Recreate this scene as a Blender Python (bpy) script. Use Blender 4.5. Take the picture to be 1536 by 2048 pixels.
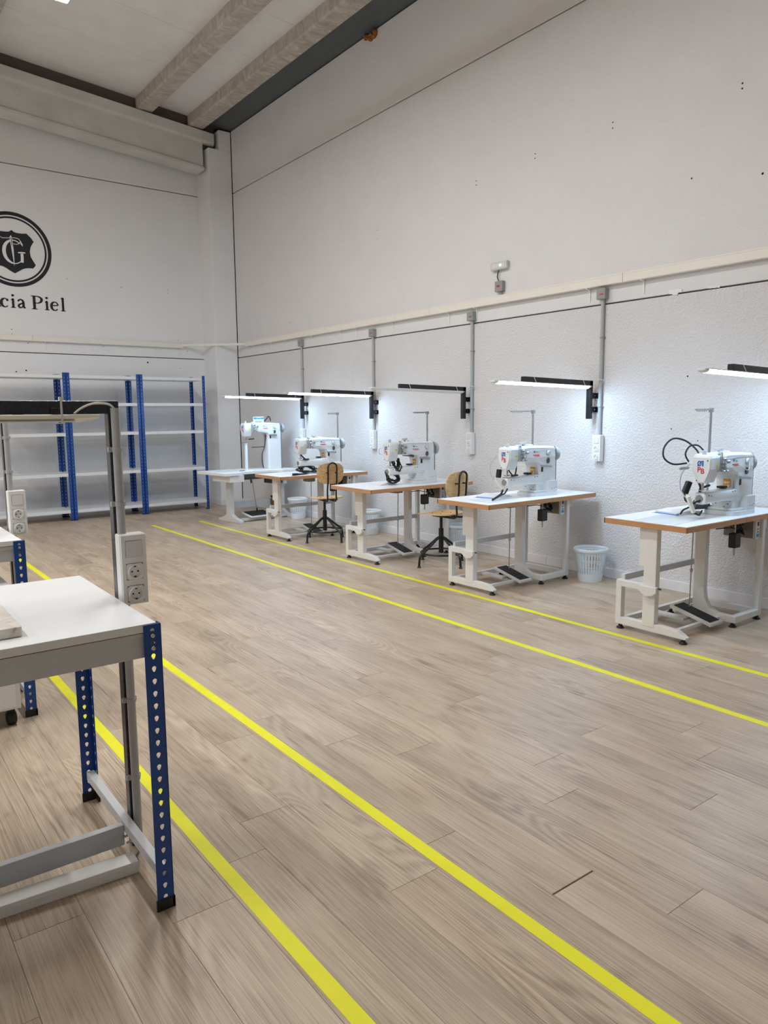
import bpy, bmesh, math, random
from mathutils import Matrix, Vector
random.seed(7)
for o in list(bpy.data.objects): bpy.data.objects.remove(o)
SC = bpy.context.scene
COL = SC.collection
PI = math.pi

# ------------------------------------------------------------------ camera
cd = bpy.data.cameras.new('camera'); cam = bpy.data.objects.new('camera', cd); COL.objects.link(cam)
YAW, PITCH, ROLL, FPX = 0.644205, -0.132381, 0.008512, 1476.435
_f = Vector((math.sin(YAW)*math.cos(PITCH), math.cos(YAW)*math.cos(PITCH), math.sin(PITCH)))
_r = Vector((math.cos(YAW), -math.sin(YAW), 0)); _d = _f.cross(_r)
_R = math.cos(ROLL)*_r + math.sin(ROLL)*_d; _D = -math.sin(ROLL)*_r + math.cos(ROLL)*_d
_m = Matrix.Identity(4)
for i in range(3):
    _m[i][0] = _R[i]; _m[i][1] = -_D[i]; _m[i][2] = -_f[i]
_m.translation = Vector((0, 0, 1.45))
cam.matrix_world = _m
cd.sensor_fit = 'HORIZONTAL'; cd.sensor_width = 36; cd.lens = FPX/1536*36
cd.clip_start = 0.05; cd.clip_end = 100
SC.camera = cam

# ------------------------------------------------------------------ world, exposure
wd = bpy.data.worlds.new('world'); SC.world = wd; wd.use_nodes = True
wd.node_tree.nodes['Background'].inputs[0].default_value = (0.9, 0.95, 1, 1)
wd.node_tree.nodes['Background'].inputs[1].default_value = 0.0
SC.view_settings.view_transform = 'Standard'
try: SC.view_settings.look = 'None'
except Exception: pass
SC.view_settings.gamma = 1; SC.view_settings.use_curve_mapping = False
SC.view_settings.exposure = 1.8
CEIL_LAMP = 43.0      # emission of the ceiling luminaires
DESK_LAMP = 12.5      # emission of the work lamps on the wall

# ------------------------------------------------------------------ materials
def lin(c):
    return tuple(((v/255)/12.92 if v/255 <= .04045 else ((v/255+.055)/1.055)**2.4) for v in c) + (1,)
MATS = {}
class NT:
    def __init__(s, name):
        s.m = bpy.data.materials.new(name); s.m.use_nodes = True
        s.t = s.m.node_tree; s.b = s.t.nodes['Principled BSDF']
    def n(s, typ, **kw):
        nd = s.t.nodes.new(typ)
        for k, v in kw.items():
            if k.startswith('i_'):
                nd.inputs[k[2:].replace('_', ' ')].default_value = v
            else: setattr(nd, k, v)
        return nd
    def l(s, a, b): s.t.links.new(a, b)
    def ramp(s, fac, stops):
        r = s.n('ShaderNodeValToRGB'); e = r.color_ramp.elements
        e[0].position, e[0].color = stops[0]; e[1].position, e[1].color = stops[-1]
        for p, c in stops[1:-1]:
            x = e.new(p); x.color = c
        s.l(fac, r.inputs[0]); return r.outputs[0]
    def coord(s, kind='Object', scale=(1, 1, 1)):
        tc = s.n('ShaderNodeTexCoord'); mp = s.n('ShaderNodeMapping'); mp.inputs['Scale'].default_value = scale
        s.l(tc.outputs[kind], mp.inputs[0]); return mp.outputs[0]
    def noise(s, vec, scale, detail=4, rough=.5, dist=0):
        nd = s.n('ShaderNodeTexNoise'); nd.inputs['Scale'].default_value = scale; nd.inputs['Detail'].default_value = detail
        nd.inputs['Roughness'].default_value = rough; nd.inputs['Distortion'].default_value = dist
        s.l(vec, nd.inputs['Vector']); return nd.outputs['Fac']
    def bump(s, h, strength=.3, dist=.01):
        b = s.n('ShaderNodeBump'); b.inputs['Strength'].default_value = strength; b.inputs['Distance'].default_value = dist
        s.l(h, b.inputs['Height']); s.l(b.outputs[0], s.b.inputs['Normal'])
def mat(name, rgb, rough=.5, metal=0, var=.04, vscale=12, bump=0, bscale=200, bdist=.001, coat=0, trans=0, alpha=1):
    t = NT(name); c = lin(rgb); b = t.b
    b.inputs['Roughness'].default_value = rough; b.inputs['Metallic'].default_value = metal
    v = t.coord('Object'); f = t.noise(v, vscale, 3)
    lo = tuple(x*(1-var) for x in c[:3])+(1,); hi = tuple(min(1, x*(1+var)) for x in c[:3])+(1,)
    t.l(t.ramp(f, [(.3, lo), (.7, hi)]), b.inputs['Base Color'])
    if bump: t.bump(t.noise(v, bscale, 2), bump, bdist)
    if coat: b.inputs['Coat Weight'].default_value = coat
    if trans: b.inputs['Transmission Weight'].default_value = trans
    if alpha < 1: b.inputs['Alpha'].default_value = alpha
    MATS[name] = t.m; return t.m
def emit(name, rgb, strength, e=None):
    t = NT(name); t.b.inputs['Base Color'].default_value = (.9, .9, .9, 1)
    t.b.inputs['Emission Color'].default_value = e or lin(rgb); t.b.inputs['Emission Strength'].default_value = strength
    MATS[name] = t.m; return t.m

def m_stucco(name, rgb, strength, dist):
    t = NT(name); v = t.coord('Object'); c = lin(rgb)
    n1 = t.noise(v, 2.0, 3); n2 = t.noise(v, 55, 3, .6); n3 = t.noise(v, 150, 2)
    mx = t.n('ShaderNodeMath', operation='MULTIPLY_ADD'); mx.inputs[1].default_value = .35
    t.l(n3, mx.inputs[0]); t.l(n2, mx.inputs[2])
    rr = t.ramp(mx.outputs[0], [(.35, (0, 0, 0, 1)), (.85, (1, 1, 1, 1))])
    t.bump(rr, strength, dist)
    t.l(t.ramp(n1, [(.3, tuple(x*.97 for x in c[:3])+(1,)), (.7, c)]), t.b.inputs['Base Color'])
    t.b.inputs['Roughness'].default_value = .75; MATS[name] = t.m
m_stucco('stucco', (226, 225, 226), .75, .009)
m_stucco('stucco_soft', (226, 225, 226), .35, .006)
m_stucco('paint_wall', (236, 236, 237), .12, .003)

def m_wood_floor():
    t = NT('plank_wood')
    tc = t.n('ShaderNodeTexCoord'); oi = t.n('ShaderNodeObjectInfo')
    off = t.n('ShaderNodeVectorMath', operation='SCALE'); off.inputs[0].default_value = (37, 61, 13); t.l(oi.outputs['Random'], off.inputs['Scale'])
    add = t.n('ShaderNodeVectorMath', operation='ADD'); t.l(tc.outputs['Object'], add.inputs[0]); t.l(off.outputs[0], add.inputs[1])
    def sc(s3):
        m = t.n('ShaderNodeVectorMath', operation='MULTIPLY'); m.inputs[1].default_value = s3; t.l(add.outputs[0], m.inputs[0]); return m.outputs[0]
    fine = t.noise(sc((120, 1.5, 1)), 1.6, 3, .55, .15)       # long streaks along the plank
    hair = t.noise(sc((420, 6, 1)), 1.0, 2, .5)               # hairline pores
    fig = t.noise(sc((6, .7, 1)), 1.3, 4, .55, .8)            # broad figure
    ring = t.noise(sc((5.5, .75, 1)), 1.0, 1.5, .45, .3)      # growth rings: contour lines of a smooth field
    rm = t.n('ShaderNodeMath', operation='MULTIPLY'); rm.inputs[1].default_value = 130; t.l(ring, rm.inputs[0])
    rs = t.n('ShaderNodeMath', operation='SINE'); t.l(rm.outputs[0], rs.inputs[0])
    mask = t.ramp(t.noise(sc((3.2, .9, 7)), 1.1, 2), [(.46, (0, 0, 0, 1)), (.62, (1, 1, 1, 1))])
    rx = t.n('ShaderNodeMath', operation='MULTIPLY'); t.l(rs.outputs[0], rx.inputs[0]); t.l(mask, rx.inputs[1])
    knot = t.ramp(t.noise(sc((7, 2.4, 3)), 1.0, 3, .6, .6), [(.60, (0, 0, 0, 1)), (.74, (1, 1, 1, 1))])
    blot = t.noise(sc((4, 1.5, 1)), 1.3, 3)
    def madd(a, k, b):
        m = t.n('ShaderNodeMath', operation='MULTIPLY_ADD'); m.inputs[1].default_value = k; t.l(a, m.inputs[0])
        if b is None: m.inputs[2].default_value = 0
        else: t.l(b, m.inputs[2])
        return m.outputs[0]
    s = madd(fine, .32, madd(hair, .25, madd(fig, .18, madd(rx.outputs[0], .042, madd(knot, -.09, madd(blot, .23, None))))))
    col = t.ramp(s, [(.36, lin((146, 126, 106))), (.46, lin((179, 159, 137))), (.55, lin((198, 180, 157))), (.68, lin((214, 198, 177)))])
    hs = t.n('ShaderNodeHueSaturation'); t.l(col, hs.inputs['Color'])
    mr = t.n('ShaderNodeMapRange'); mr.inputs['To Min'].default_value = .93; mr.inputs['To Max'].default_value = 1.04
    t.l(oi.outputs['Random'], mr.inputs['Value']); t.l(mr.outputs[0], hs.inputs['Value'])
    t.l(hs.outputs[0], t.b.inputs['Base Color'])
    rr = t.n('ShaderNodeMapRange'); rr.inputs['To Min'].default_value = .30; rr.inputs['To Max'].default_value = .50; t.l(s, rr.inputs['Value']); t.l(rr.outputs[0], t.b.inputs['Roughness'])
    t.bump(fine, .12, .0015); MATS['plank_wood'] = t.m
m_wood_floor()
def m_grain(name, stops, sx, rough=.45):
    t = NT(name); v = t.coord('Object', sx); f = t.noise(v, 1, 5, .6, 1.2)
    t.l(t.ramp(f, [(p, lin(c)) for p, c in stops]), t.b.inputs['Base Color']); t.b.inputs['Roughness'].default_value = rough
    MATS[name] = t.m
m_grain('ply', [(.3, (178, 138, 88)), (.5, (216, 180, 128)), (.7, (228, 198, 150))], (9, 60, 60))
m_grain('ply_edge', [(.3, (160, 120, 75)), (.7, (205, 165, 115))], (10, 10, 300))
m_grain('beech', [(.3, (176, 126, 84)), (.7, (205, 158, 116))], (4, 4, 120))
m_grain('concrete_beam', [(.25, (196, 195, 190)), (.6, (212, 211, 206)), (.8, (218, 217, 213))], (1.2, 1.2, 2), .85)
m_grain('concrete_rough', [(.25, (158, 150, 141)), (.5, (186, 179, 170)), (.75, (214, 209, 201))], (5, 9, 5), .9)
def m_marble():
    t = NT('marble'); v = t.coord('Object', (6, 6, 6)); f = t.noise(v, 1.5, 6, .65, 2.0)
    t.l(t.ramp(f, [(.28, lin((150, 110, 70))), (.36, lin((214, 204, 188))), (.6, lin((232, 228, 220))), (.75, lin((205, 203, 198)))]), t.b.inputs['Base Color'])
    t.b.inputs['Roughness'].default_value = .3; MATS['marble'] = t.m
m_marble()
mat('white_metal', (226, 226, 224), .38, 0, .02)
mat('white_lam', (238, 239, 240), .32, 0, .015)
mat('shelf_white', (226, 228, 230), .4, 0, .02)
mat('bench_white', (232, 233, 232), .35, 0, .015)
mat('machine', (222, 225, 226), .3, 0, .015, coat=.2)
mat('machine_grey', (120, 124, 128), .4, 0, .03)
mat('steel', (170, 172, 174), .28, .85, .04)
mat('chrome', (200, 202, 205), .15, .95, .03)
mat('alu_beam', (196, 199, 203), .42, 0, .03)
mat('rail_grey', (210, 212, 214), .4, 0, .03)
mat('blue_paint', (16, 70, 150), .32, .1, .05)
mat('black_hammer', (48, 51, 60), .26, .3, .3, 140, .7, 170, .002)
mat('black_paint', (20, 20, 22), .35, 0, .1)
mat('black_plastic', (18, 18, 19), .5, 0, .1)
mat('dark_grey', (70, 73, 76), .5, 0, .05)
mat('dark_void', (30, 28, 28), .9)
mat('raw_concrete', (128, 126, 122), .9, 0, .08)
mat('strip_brown', (88, 80, 75), .8, 0, .06)
mat('box_grey', (132, 131, 126), .45, .2, .03)
mat('panel_grey', (205, 206, 204), .45, 0, .02)
mat('pvc_grey', (176, 178, 180), .4, 0, .03)
mat('jbox_grey', (150, 151, 150), .5, 0, .03)
mat('pvc_white', (236, 236, 235), .35, 0, .01)
mat('rocker', (222, 219, 222), .35, 0, .01)
mat('trunking', (236, 231, 221), .5, 0, .02)
mat('cream_lamp', (226, 220, 205), .4, 0, .02)
mat('lamp_white', (232, 234, 236), .4, 0, .01)
mat('tape_yellow', (238, 234, 8), .5, 0, .03)
mat('ink_black', (27, 28, 36), .7, 0, .1)
mat('logo_white', (232, 232, 232), .7, 0, .01)
mat('logo_blue', (20, 84, 170), .4)
mat('logo_red', (200, 36, 48), .4)
mat('sticker', (228, 160, 30), .5, 0, .1, 200)
mat('sticker_white', (235, 228, 210), .5)
mat('sticker_yellow', (220, 205, 40), .5)
mat('paper', (232, 234, 238), .5, 0, .03, 30)
mat('clear_bag', (225, 232, 240), .2, 0, .03, 40)
mat('blue_print', (40, 130, 200), .4, 0, .1, 60)
mat('dark_paper', (60, 68, 76), .5)
mat('basket', (224, 233, 238), .4, 0, .01)
mat('roof_panel', (232, 234, 233), .6, 0, .04, 3)
mat('gutter', (92, 98, 102), .5, .3, .05)
mat('foam', (150, 92, 40), .9, 0, .4, 40, .8, 60, .01)
mat('baseboard', (226, 226, 228), .45, 0, .02)
mat('rubber_black', (26, 26, 28), .6, 0, .1)
mat('tie', (225, 222, 215), .4)
mat('brass', (150, 110, 50), .35, .6)
mat('gun', (60, 62, 64), .3, .6)
mat('transl', (222, 232, 236), .25, 0, .01)
emit('led_desk', (255, 255, 255), DESK_LAMP, (.50, .74, 1, 1))
emit('led_ceiling', (255, 255, 255), CEIL_LAMP, (.99, .985, .98, 1))
emit('led_green', (60, 255, 130), 4.0)

# ------------------------------------------------------------------ mesh helpers
class MB:
    def __init__(s): s.v = []; s.f = []
    def add(s, vs, fs):
        k = len(s.v); s.v += [tuple(p) for p in vs]; s.f += [tuple(i+k for i in f) for f in fs]; return s
    def box(s, x0, x1, y0, y1, z0, z1):
        return s.add([(x, y, z) for z in (z0, z1) for y in (y0, y1) for x in (x0, x1)],
            [(0, 2, 3, 1), (4, 5, 7, 6), (0, 1, 5, 4), (2, 6, 7, 3), (0, 4, 6, 2), (1, 3, 7, 5)])
    def beam(s, p, q, w, h, up=(0, 0, 1)):
        p, q = Vector(p), Vector(q); d = (q-p).normalized(); sd = d.cross(Vector(up))
        if sd.length < 1e-4: sd = d.cross(Vector((1, 0, 0)))
        sd.normalize(); u = sd.cross(d)
        vs = [c + sd*(a*w/2) + u*(b*h/2) for c in (p, q) for a, b in ((-1, -1), (1, -1), (1, 1), (-1, 1))]
        return s.add(vs, [(3, 2, 1, 0), (4, 5, 6, 7), (0, 1, 5, 4), (1, 2, 6, 5), (2, 3, 7, 6), (3, 0, 4, 7)])
    def prism(s, poly, a, b, ax='z'):
        n = len(poly)
        def P(u, v, w): return {'z': (u, v, w), 'x': (w, u, v), 'y': (u, w, v)}[ax]
        vs = [P(u, v, a) for u, v in poly] + [P(u, v, b) for u, v in poly]
        fs = [tuple(range(n-1, -1, -1)), tuple(range(n, 2*n))] + [(i, (i+1) % n, n+(i+1) % n, n+i) for i in range(n)]
        return s.add(vs, fs)
    def loft(s, rings, caps=True):
        n = len(rings[0]); vs = [p for r in rings for p in r]; fs = []
        for k in range(len(rings)-1):
            for i in range(n): fs.append((k*n+i, k*n+(i+1) % n, (k+1)*n+(i+1) % n, (k+1)*n+i))
        if caps: fs += [tuple(range(n-1, -1, -1)), tuple(range((len(rings)-1)*n, len(rings)*n))]
        return s.add(vs, fs)
    def tube(s, pts, r, n=8, closed=False, caps=True):
        pts = [Vector(p) for p in pts]; m = len(pts); rings = []; prev = None
        rs = r if isinstance(r, (list, tuple)) else [r]*m
        for i in range(m):
            a = pts[(i-1) % m] if (closed or i > 0) else pts[i]; b = pts[(i+1) % m] if (closed or i < m-1) else pts[i]
            d = (b-a).normalized()
            if prev is None:
                u = d.cross(Vector((0, 0, 1)))
                if u.length < .1: u = d.cross(Vector((1, 0, 0)))
            else: u = prev - d*prev.dot(d)
            u.normalize(); prev = u; w = d.cross(u)
            rings.append([pts[i] + (u*math.cos(2*PI*k/n) + w*math.sin(2*PI*k/n))*rs[i] for k in range(n)])
        if closed: rings.append(rings[0])
        return s.loft(rings, caps and not closed)
    def cyl(s, p, q, r, n=16, r2=None): return s.tube([p, q], [r, r if r2 is None else r2], n)
    def lathe(s, prof, c=(0, 0, 0), n=24, ax='z', caps=True):
        rings = []
        for r, h in prof:
            ring = []
            for k in range(n):
                a = 2*PI*k/n; u, v = r*math.cos(a), r*math.sin(a)
                p = {'z': (u, v, h), 'x': (h, u, v), 'y': (u, h, -v)}[ax]
                ring.append((p[0]+c[0], p[1]+c[1], p[2]+c[2]))
            rings.append(ring)
        return s.loft(rings, caps)
    def xf(s, M):
        s.v = [tuple(M @ Vector(p)) for p in s.v]; return s
    def build(s, name, m, parent=None, bevel=0, smooth=False, seg=2, loc=None, fix=True):
        me = bpy.data.meshes.new(name); me.from_pydata(s.v, [], s.f)
        if fix:
            bm = bmesh.new(); bm.from_mesh(me); bmesh.ops.recalc_face_normals(bm, faces=bm.faces); bm.to_mesh(me); bm.free()
        return link(name, me, m, parent, bevel, smooth, seg, loc)
def link(name, me, m, parent=None, bevel=0, smooth=False, seg=2, loc=None):
    if m:
        me.materials.clear(); me.materials.append(MATS[m])
    o = bpy.data.objects.new(name, me); COL.objects.link(o); o.parent = parent
    if loc: o.location = loc
    if smooth:
        for p in me.polygons: p.use_smooth = True
        me.set_sharp_from_angle(angle=math.radians(40))
    if bevel:
        b = o.modifiers.new('bevel', 'BEVEL'); b.width = bevel; b.segments = seg; b.limit_method = 'ANGLE'; b.angle_limit = math.radians(35)
    return o
def thing(name, label, cat, loc=(0, 0, 0), rz=0, group=None):
    o = bpy.data.objects.new(name, None); COL.objects.link(o); o.location = loc; o.rotation_euler = (0, 0, rz)
    o.empty_display_size = .1; return tag(o, label, cat, group)
def tag(o, label, cat, group=None):
    o['label'] = label; o['category'] = cat
    if group: o['group'] = group
    return o
def struct(o, label=None):
    o['kind'] = 'structure'
    if label: o['label'] = label
    return o
def copy_tree(o, parent=None):
    c = o.copy(); COL.objects.link(c); c.parent = parent
    for ch in list(o.children): copy_tree(ch, c)
    return c
def arc(c, r, a0, a1, n, plane='xz', y=0):
    out = []
    for i in range(n+1):
        a = a0 + (a1-a0)*i/n; u, v = c[0]+r*math.cos(a), c[1]+r*math.sin(a)
        out.append((u, y, v) if plane == 'xz' else ((u, v, y) if plane == 'xy' else (y, u, v)))
    return out
def smooth_path(pts, n=8):
    P = [Vector(p) for p in pts]; out = []
    for i in range(len(P)-1):
        a, b, c, d = P[max(i-1, 0)], P[i], P[i+1], P[min(i+2, len(P)-1)]
        for k in range(n):
            t = k/n
            out.append(.5*((2*b)+(c-a)*t+(2*a-5*b+4*c-d)*t*t+(-a+3*b-3*c+d)*t**3))
    out.append(P[-1]); return out
def rrect(x0, x1, y0, y1, r, n=5):
    out = []
    for cx, cy, a in ((x1-r, y0+r, -PI/2), (x1-r, y1-r, 0), (x0+r, y1-r, PI/2), (x0+r, y0+r, PI)):
        for k in range(n+1):
            t = a + PI/2*k/n; out.append((cx+r*math.cos(t), cy+r*math.sin(t)))
    return out
def text_mesh(txt, size, ext, name='text'):
    cu = bpy.data.curves.new(name, 'FONT'); cu.body = txt; cu.size = size; cu.extrude = ext; cu.align_x = 'CENTER'; cu.align_y = 'CENTER'; cu.offset = size*.02
    o = bpy.data.objects.new(name, cu); COL.objects.link(o)
    bpy.context.view_layer.update()
    me = bpy.data.meshes.new_from_object(o.evaluated_get(bpy.context.evaluated_depsgraph_get()))
    bpy.data.objects.remove(o); bpy.data.curves.remove(cu); return me
def perforated(x0, x1, z0, z1, y0, y1, pitch, kr, kt, off=.5):
    """A sheet in the xz plane (thickness y0..y1) with a row of keyhole slots."""
    mb = MB(); n = int((z1-z0)/pitch+1e-6); cx = (x0+x1)/2
    hole = [(kr*math.cos(a), kr*math.sin(a)) for a in [math.radians(t) for t in (-50, -10, 30, 70, 110, 150, 190, 230)]]
    hole = [(kr*math.cos(math.radians(t)), kr*math.sin(math.radians(t))) for t in (-40, 0, 45, 90, 135, 180, 220)] + [(-kr*.55, -kt), (0, -kt-kr*.5), (kr*.55, -kt)]
    for i in range(n):
        a, b = z0+i*pitch, z0+(i+1)*pitch
        cz = a+pitch*off+kt*.35; inner = [(cx+u, cz+v) for u, v in hole]; outer = []
        hw, ha, hb = (x1-x0)/2, cz-a, b-cz
        for u, v in hole:
            t = min(hw/abs(u) if abs(u) > 1e-9 else 1e9, (hb/v if v > 1e-9 else (ha/-v if v < -1e-9 else 1e9)))
            outer.append((cx+u*t, cz+v*t))
        N = len(hole); K = len(mb.v)
        for y in (y0, y1):
            mb.v += [(u, y, v) for u, v in inner] + [(u, y, v) for u, v in outer]
        cor = [(x0, a), (x1, a), (x1, b), (x0, b)]
        ck = len(mb.v)
        for y in (y0, y1): mb.v += [(u, y, v) for u, v in cor]
        for k in range(N):
            j = (k+1) % N
            mb.f.append((K+k, K+j, K+N+j, K+N+k)); mb.f.append((K+2*N+k, K+3*N+k, K+3*N+j, K+2*N+j))
            mb.f.append((K+k, K+2*N+k, K+2*N+j, K+j))
            pk, pj = outer[k], outer[j]
            for ci, cc in enumerate(cor):       # fill a corner of the cell
                e = lambda p, q: abs(p-q) < 1e-7
                onx = e(pk[0], cc[0]) and e(pj[1], cc[1]); ony = e(pk[1], cc[1]) and e(pj[0], cc[0])
                if (onx or ony) and not (e(pk[0], pj[0]) or e(pk[1], pj[1])):
                    mb.f.append((K+N+k, K+N+j, ck+ci)); mb.f.append((K+3*N+k, ck+4+ci, K+3*N+j))
        mb.f.append((ck, ck+4, ck+7, ck+3)); mb.f.append((ck+1, ck+2, ck+6, ck+5))
    if z0+n*pitch < z1-1e-4: mb.box(x0, x1, y0, y1, z0+n*pitch, z1)
    return mb

# ------------------------------------------------------------------ the room
W, DB = 5.418, 11.543            # right wall surface, back wall surface
XL, YF = -7.0, -5.0
fl = struct(MB().box(XL, W+.2, YF, DB+.2, -.12, -.012).build('floor', 'raw_concrete'), 'light oak plank floor of the sewing workshop')
PW, PLn = 0.1925, 1.28
def plank_mesh(L):
    g = .0005; b = .0012
    p0 = (-PW/2+g, PW/2-g, -L/2+g, L/2-g)
    r0 = [(p0[0], p0[2], -.012), (p0[1], p0[2], -.012), (p0[1], p0[3], -.012), (p0[0], p0[3], -.012)]
    r1 = [(x, y, -b*.5) for x, y, z in r0]
    r2 = [(p0[0]+b, p0[2]+b, 0), (p0[1]-b, p0[2]+b, 0), (p0[1]-b, p0[3]-b, 0), (p0[0]+b, p0[3]-b, 0)]
    return MB().loft([r0, r1, r2])
X0P = 1.643           # a long seam of the floor
JOINT = {0: 1.353, 2: 1.712, 4: 1.36}      # end joints that can be read off the floor
rest = MB(); nplank = 0; cache = {}
for ci in range(-46, 20):
    xa = X0P+ci*PW; xc = xa+PW/2
    if xa+PW > W+.12 or xa < XL: continue
    y = JOINT[ci]-5*PLn if ci in JOINT else YF - random.random()*PLn
    while y < DB:
        a, b = max(y, YF), min(y+PLn, DB)
        if ci == 0 and abs(b-1.353) < .01: b -= .005      # the open joint
        y += PLn
        if b-a < .05: continue
        vis = xc > -.1 and b > .6 and xc > (a-3)*.12
        if vis and nplank < 298:
            key = round(b-a, 3)
            if key not in cache:
                o = plank_mesh(b-a).build('plank', 'plank_wood', fl); cache[key] = o.data
            else: o = link('plank', cache[key], None, fl)
            o.location = (xc, (a+b)/2, 0); nplank += 1
        else:
            m = plank_mesh(b-a); rest.add([(p[0]+xc, p[1]+(a+b)/2, p[2]) for p in m.v], m.f)
o = rest.build('plank_field', 'plank_wood', fl); o['kind'] = 'stuff'

def paneled_wall(name, label, axis, pos, lo, hi, zs, mname, thick=.15, gap=.012, gaps=None):
    """Backing slab with one child panel per precast panel, joints recessed."""
    d = .12
    if axis == 'x': back = MB().box(pos+d, pos+thick, lo, hi, 0, zs[-1])
    else: back = MB().box(lo, hi, pos+d, pos+thick, 0, zs[-1])
    root = struct(back.build(name, 'raw_concrete'), label)
    for a, b in zip(zs[:-1], zs[1:]):
        a2 = a+(gap/2 if a > 0 else 0); b2 = b-(gap/2 if b < zs[-1] else 0)
        m = MB()
        if axis == 'x': m.box(pos, pos+d+.001, lo, hi, a2, b2)
        else: m.box(lo, hi, pos, pos+d+.001, a2, b2)
        m.build('panel', mname if a < 1 or axis == 'y' else 'stucco_soft', root, bevel=.004)
    return root
wr = paneled_wall('wall_right', 'white stucco precast wall behind the sewing tables', 'x', W, YF, 11.085, [0, 2.362, 4.885, 5.80], 'stucco')
wb = paneled_wall('wall_back', 'white painted precast wall behind the blue shelving', 'y', DB, XL, W+.14, [0, 2.35, 4.878, 7.0], 'paint_wall')
wl = struct(MB().box(XL-.15, XL, YF, DB+.15, 0, 7.1).build('wall_left', 'paint_wall'))
wf = struct(MB().box(XL, W+.15, YF-.15, YF, 0, 7.1).build('wall_front', 'paint_wall'))
# plaster patch, crumbs and screw holes on the right wall
pt = MB()
for k in range(7):
    y = 3.37+random.uniform(-.05, .05); z = 2.372+random.uniform(-.012, .012)
    pt.beam((W-.003, y-.025, z), (W-.002, y+.02, z+.006), .012, .026)
pt.build('plaster_patch', 'paint_wall', wr, bevel=.003)
pt = MB()
for k in range(3): pt.beam((W-.002, 3.02+.03*k, 2.366+.002*k), (W-.002, 3.05+.03*k, 2.372), .01, .016)
pt.build('plaster_patch', 'paint_wall', wr, bevel=.003)
def dots(root, pts, axis):
    m = MB()
    for u, z, r in pts:
        c = (W-.001, u, z) if axis == 'x' else (u, DB-.001, z)
        m.lathe([(r, 0), (r, .002)], c, 6, 'x' if axis == 'x' else 'y')
    o = m.build('screw_hole', 'dark_void', root); o['kind'] = 'stuff'
dots(wr, [(2.93, 3.755, .007), (2.93, 3.72, .007), (4.02, 3.82, .006), (4.02, 3.775, .006), (4.86, 3.8, .006), (4.86, 3.76, .006), (5.63, 3.75, .006), (5.63, 3.71, .006), (3.25, 1.72, .007), (2.75, 3.1, .009), (3.29, 3.2, .007), (3.37, 1.31, .006), (3.14, 1.22, .005), (2.1, 3.05, .007), (2.3, 3.45, .006), (7.3, 3.6, .005), (7.3, 3.5, .005), (9.4, 2.75, .006)], 'x')
dots(wb, [(2.98, 3.42, .006), (3.75, 3.37, .007), (4.47, 3.4, .006), (4.47, 3.35, .006), (2.2, 2.66, .007), (2.2, 2.6, .006), (2.4, 2.48, .007), (4.6, 2.64, .006), (4.62, 2.2, .006), (4.75, 2.47, .006), (4.1, 2.27, .014), (2.22, 2.08, .01), (2.35, 2.10, .012)], 'y')
fm = MB()
for k in range(9):
    c = (W-.01+random.uniform(-.01, .005), 7.38+random.uniform(-.11, .11), 5.755+random.uniform(-.04, .03))
    fm.lathe([(0.0, -.03), (.028, -.018), (.034, 0), (.022, .02), (0.0, .03)], c, 7)
fm.build('foam_filler', 'foam', wr, smooth=True)

# column in the corner, notched for the roof beam
colm = MB().box(5.035, W-.006, 11.09, DB+.02, 0, 5.50).box(5.215, W-.006, 11.09, DB+.02, 5.50, 5.79)
struct(colm.build('column', 'paint_wall', bevel=.008), 'white painted square corner column carrying the roof beam')
# baseboards
def board_run(name, pts, label):
    root = None
    for i, (p, q) in enumerate(pts):
        m = MB().beam(p, q, .012, .085)
        if root is None: root = struct(m.build(name, 'baseboard', bevel=.003), label)
        else: m.build('board', 'baseboard', root, bevel=.003)
z = .0425
ys = [YF, -2.6, -.2, 2.2, 4.62, 7.05, 9.45, 11.08]
board_run('baseboard_right', [((W-.006, a+.001, z), (W-.006, b-.001, z)) for a, b in zip(ys[:-1], ys[1:])], 'low white baseboard along the stucco wall')
xs = [XL, -4.6, -2.2, .2, 2.6, 5.03]
board_run('baseboard_back', [((a+.001, DB-.006, z), (b-.001, DB-.006, z)) for a, b in zip(xs[:-1], xs[1:])], 'low white baseboard behind the shelving')
board_run('baseboard_column', [((5.03, 11.084, z), (W, 11.084, z)), ((5.029, 11.08, z), (5.029, DB, z))], 'low white baseboard around the corner column')

# roof: panels, purlins, beam, gutter
def rz_(x): return 6.0+(3.98-x)*.087
ce = struct(MB().add([(x, y, rz_(x)+h) for h in (.03, .12) for y in (YF-.1, DB+.15) for x in (XL-.1, W+.15)],
    [(0, 2, 3, 1), (4, 5, 7, 6), (0, 1, 5, 4), (2, 6, 7, 3), (0, 4, 6, 2), (1, 3, 7, 5)]).build('ceiling', 'raw_concrete'), 'grey sandwich panel roof seen from below')
y = YF
while y < DB:
    y2 = min(y+1.0, DB+.1)
    for k in range(2):
        xa, xb = (XL, -.9) if k == 0 else (-.9, W+.1)
        MB().add([(x, yy, rz_(x)+h) for h in (0, .031) for yy in (y+.002, y2-.002) for x in (xa, xb)],
            [(0, 2, 3, 1), (4, 5, 7, 6), (0, 1, 5, 4), (2, 6, 7, 3), (0, 4, 6, 2), (1, 3, 7, 5)]).build('roof_panel', 'roof_panel', ce)
    y += 1.0
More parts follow.
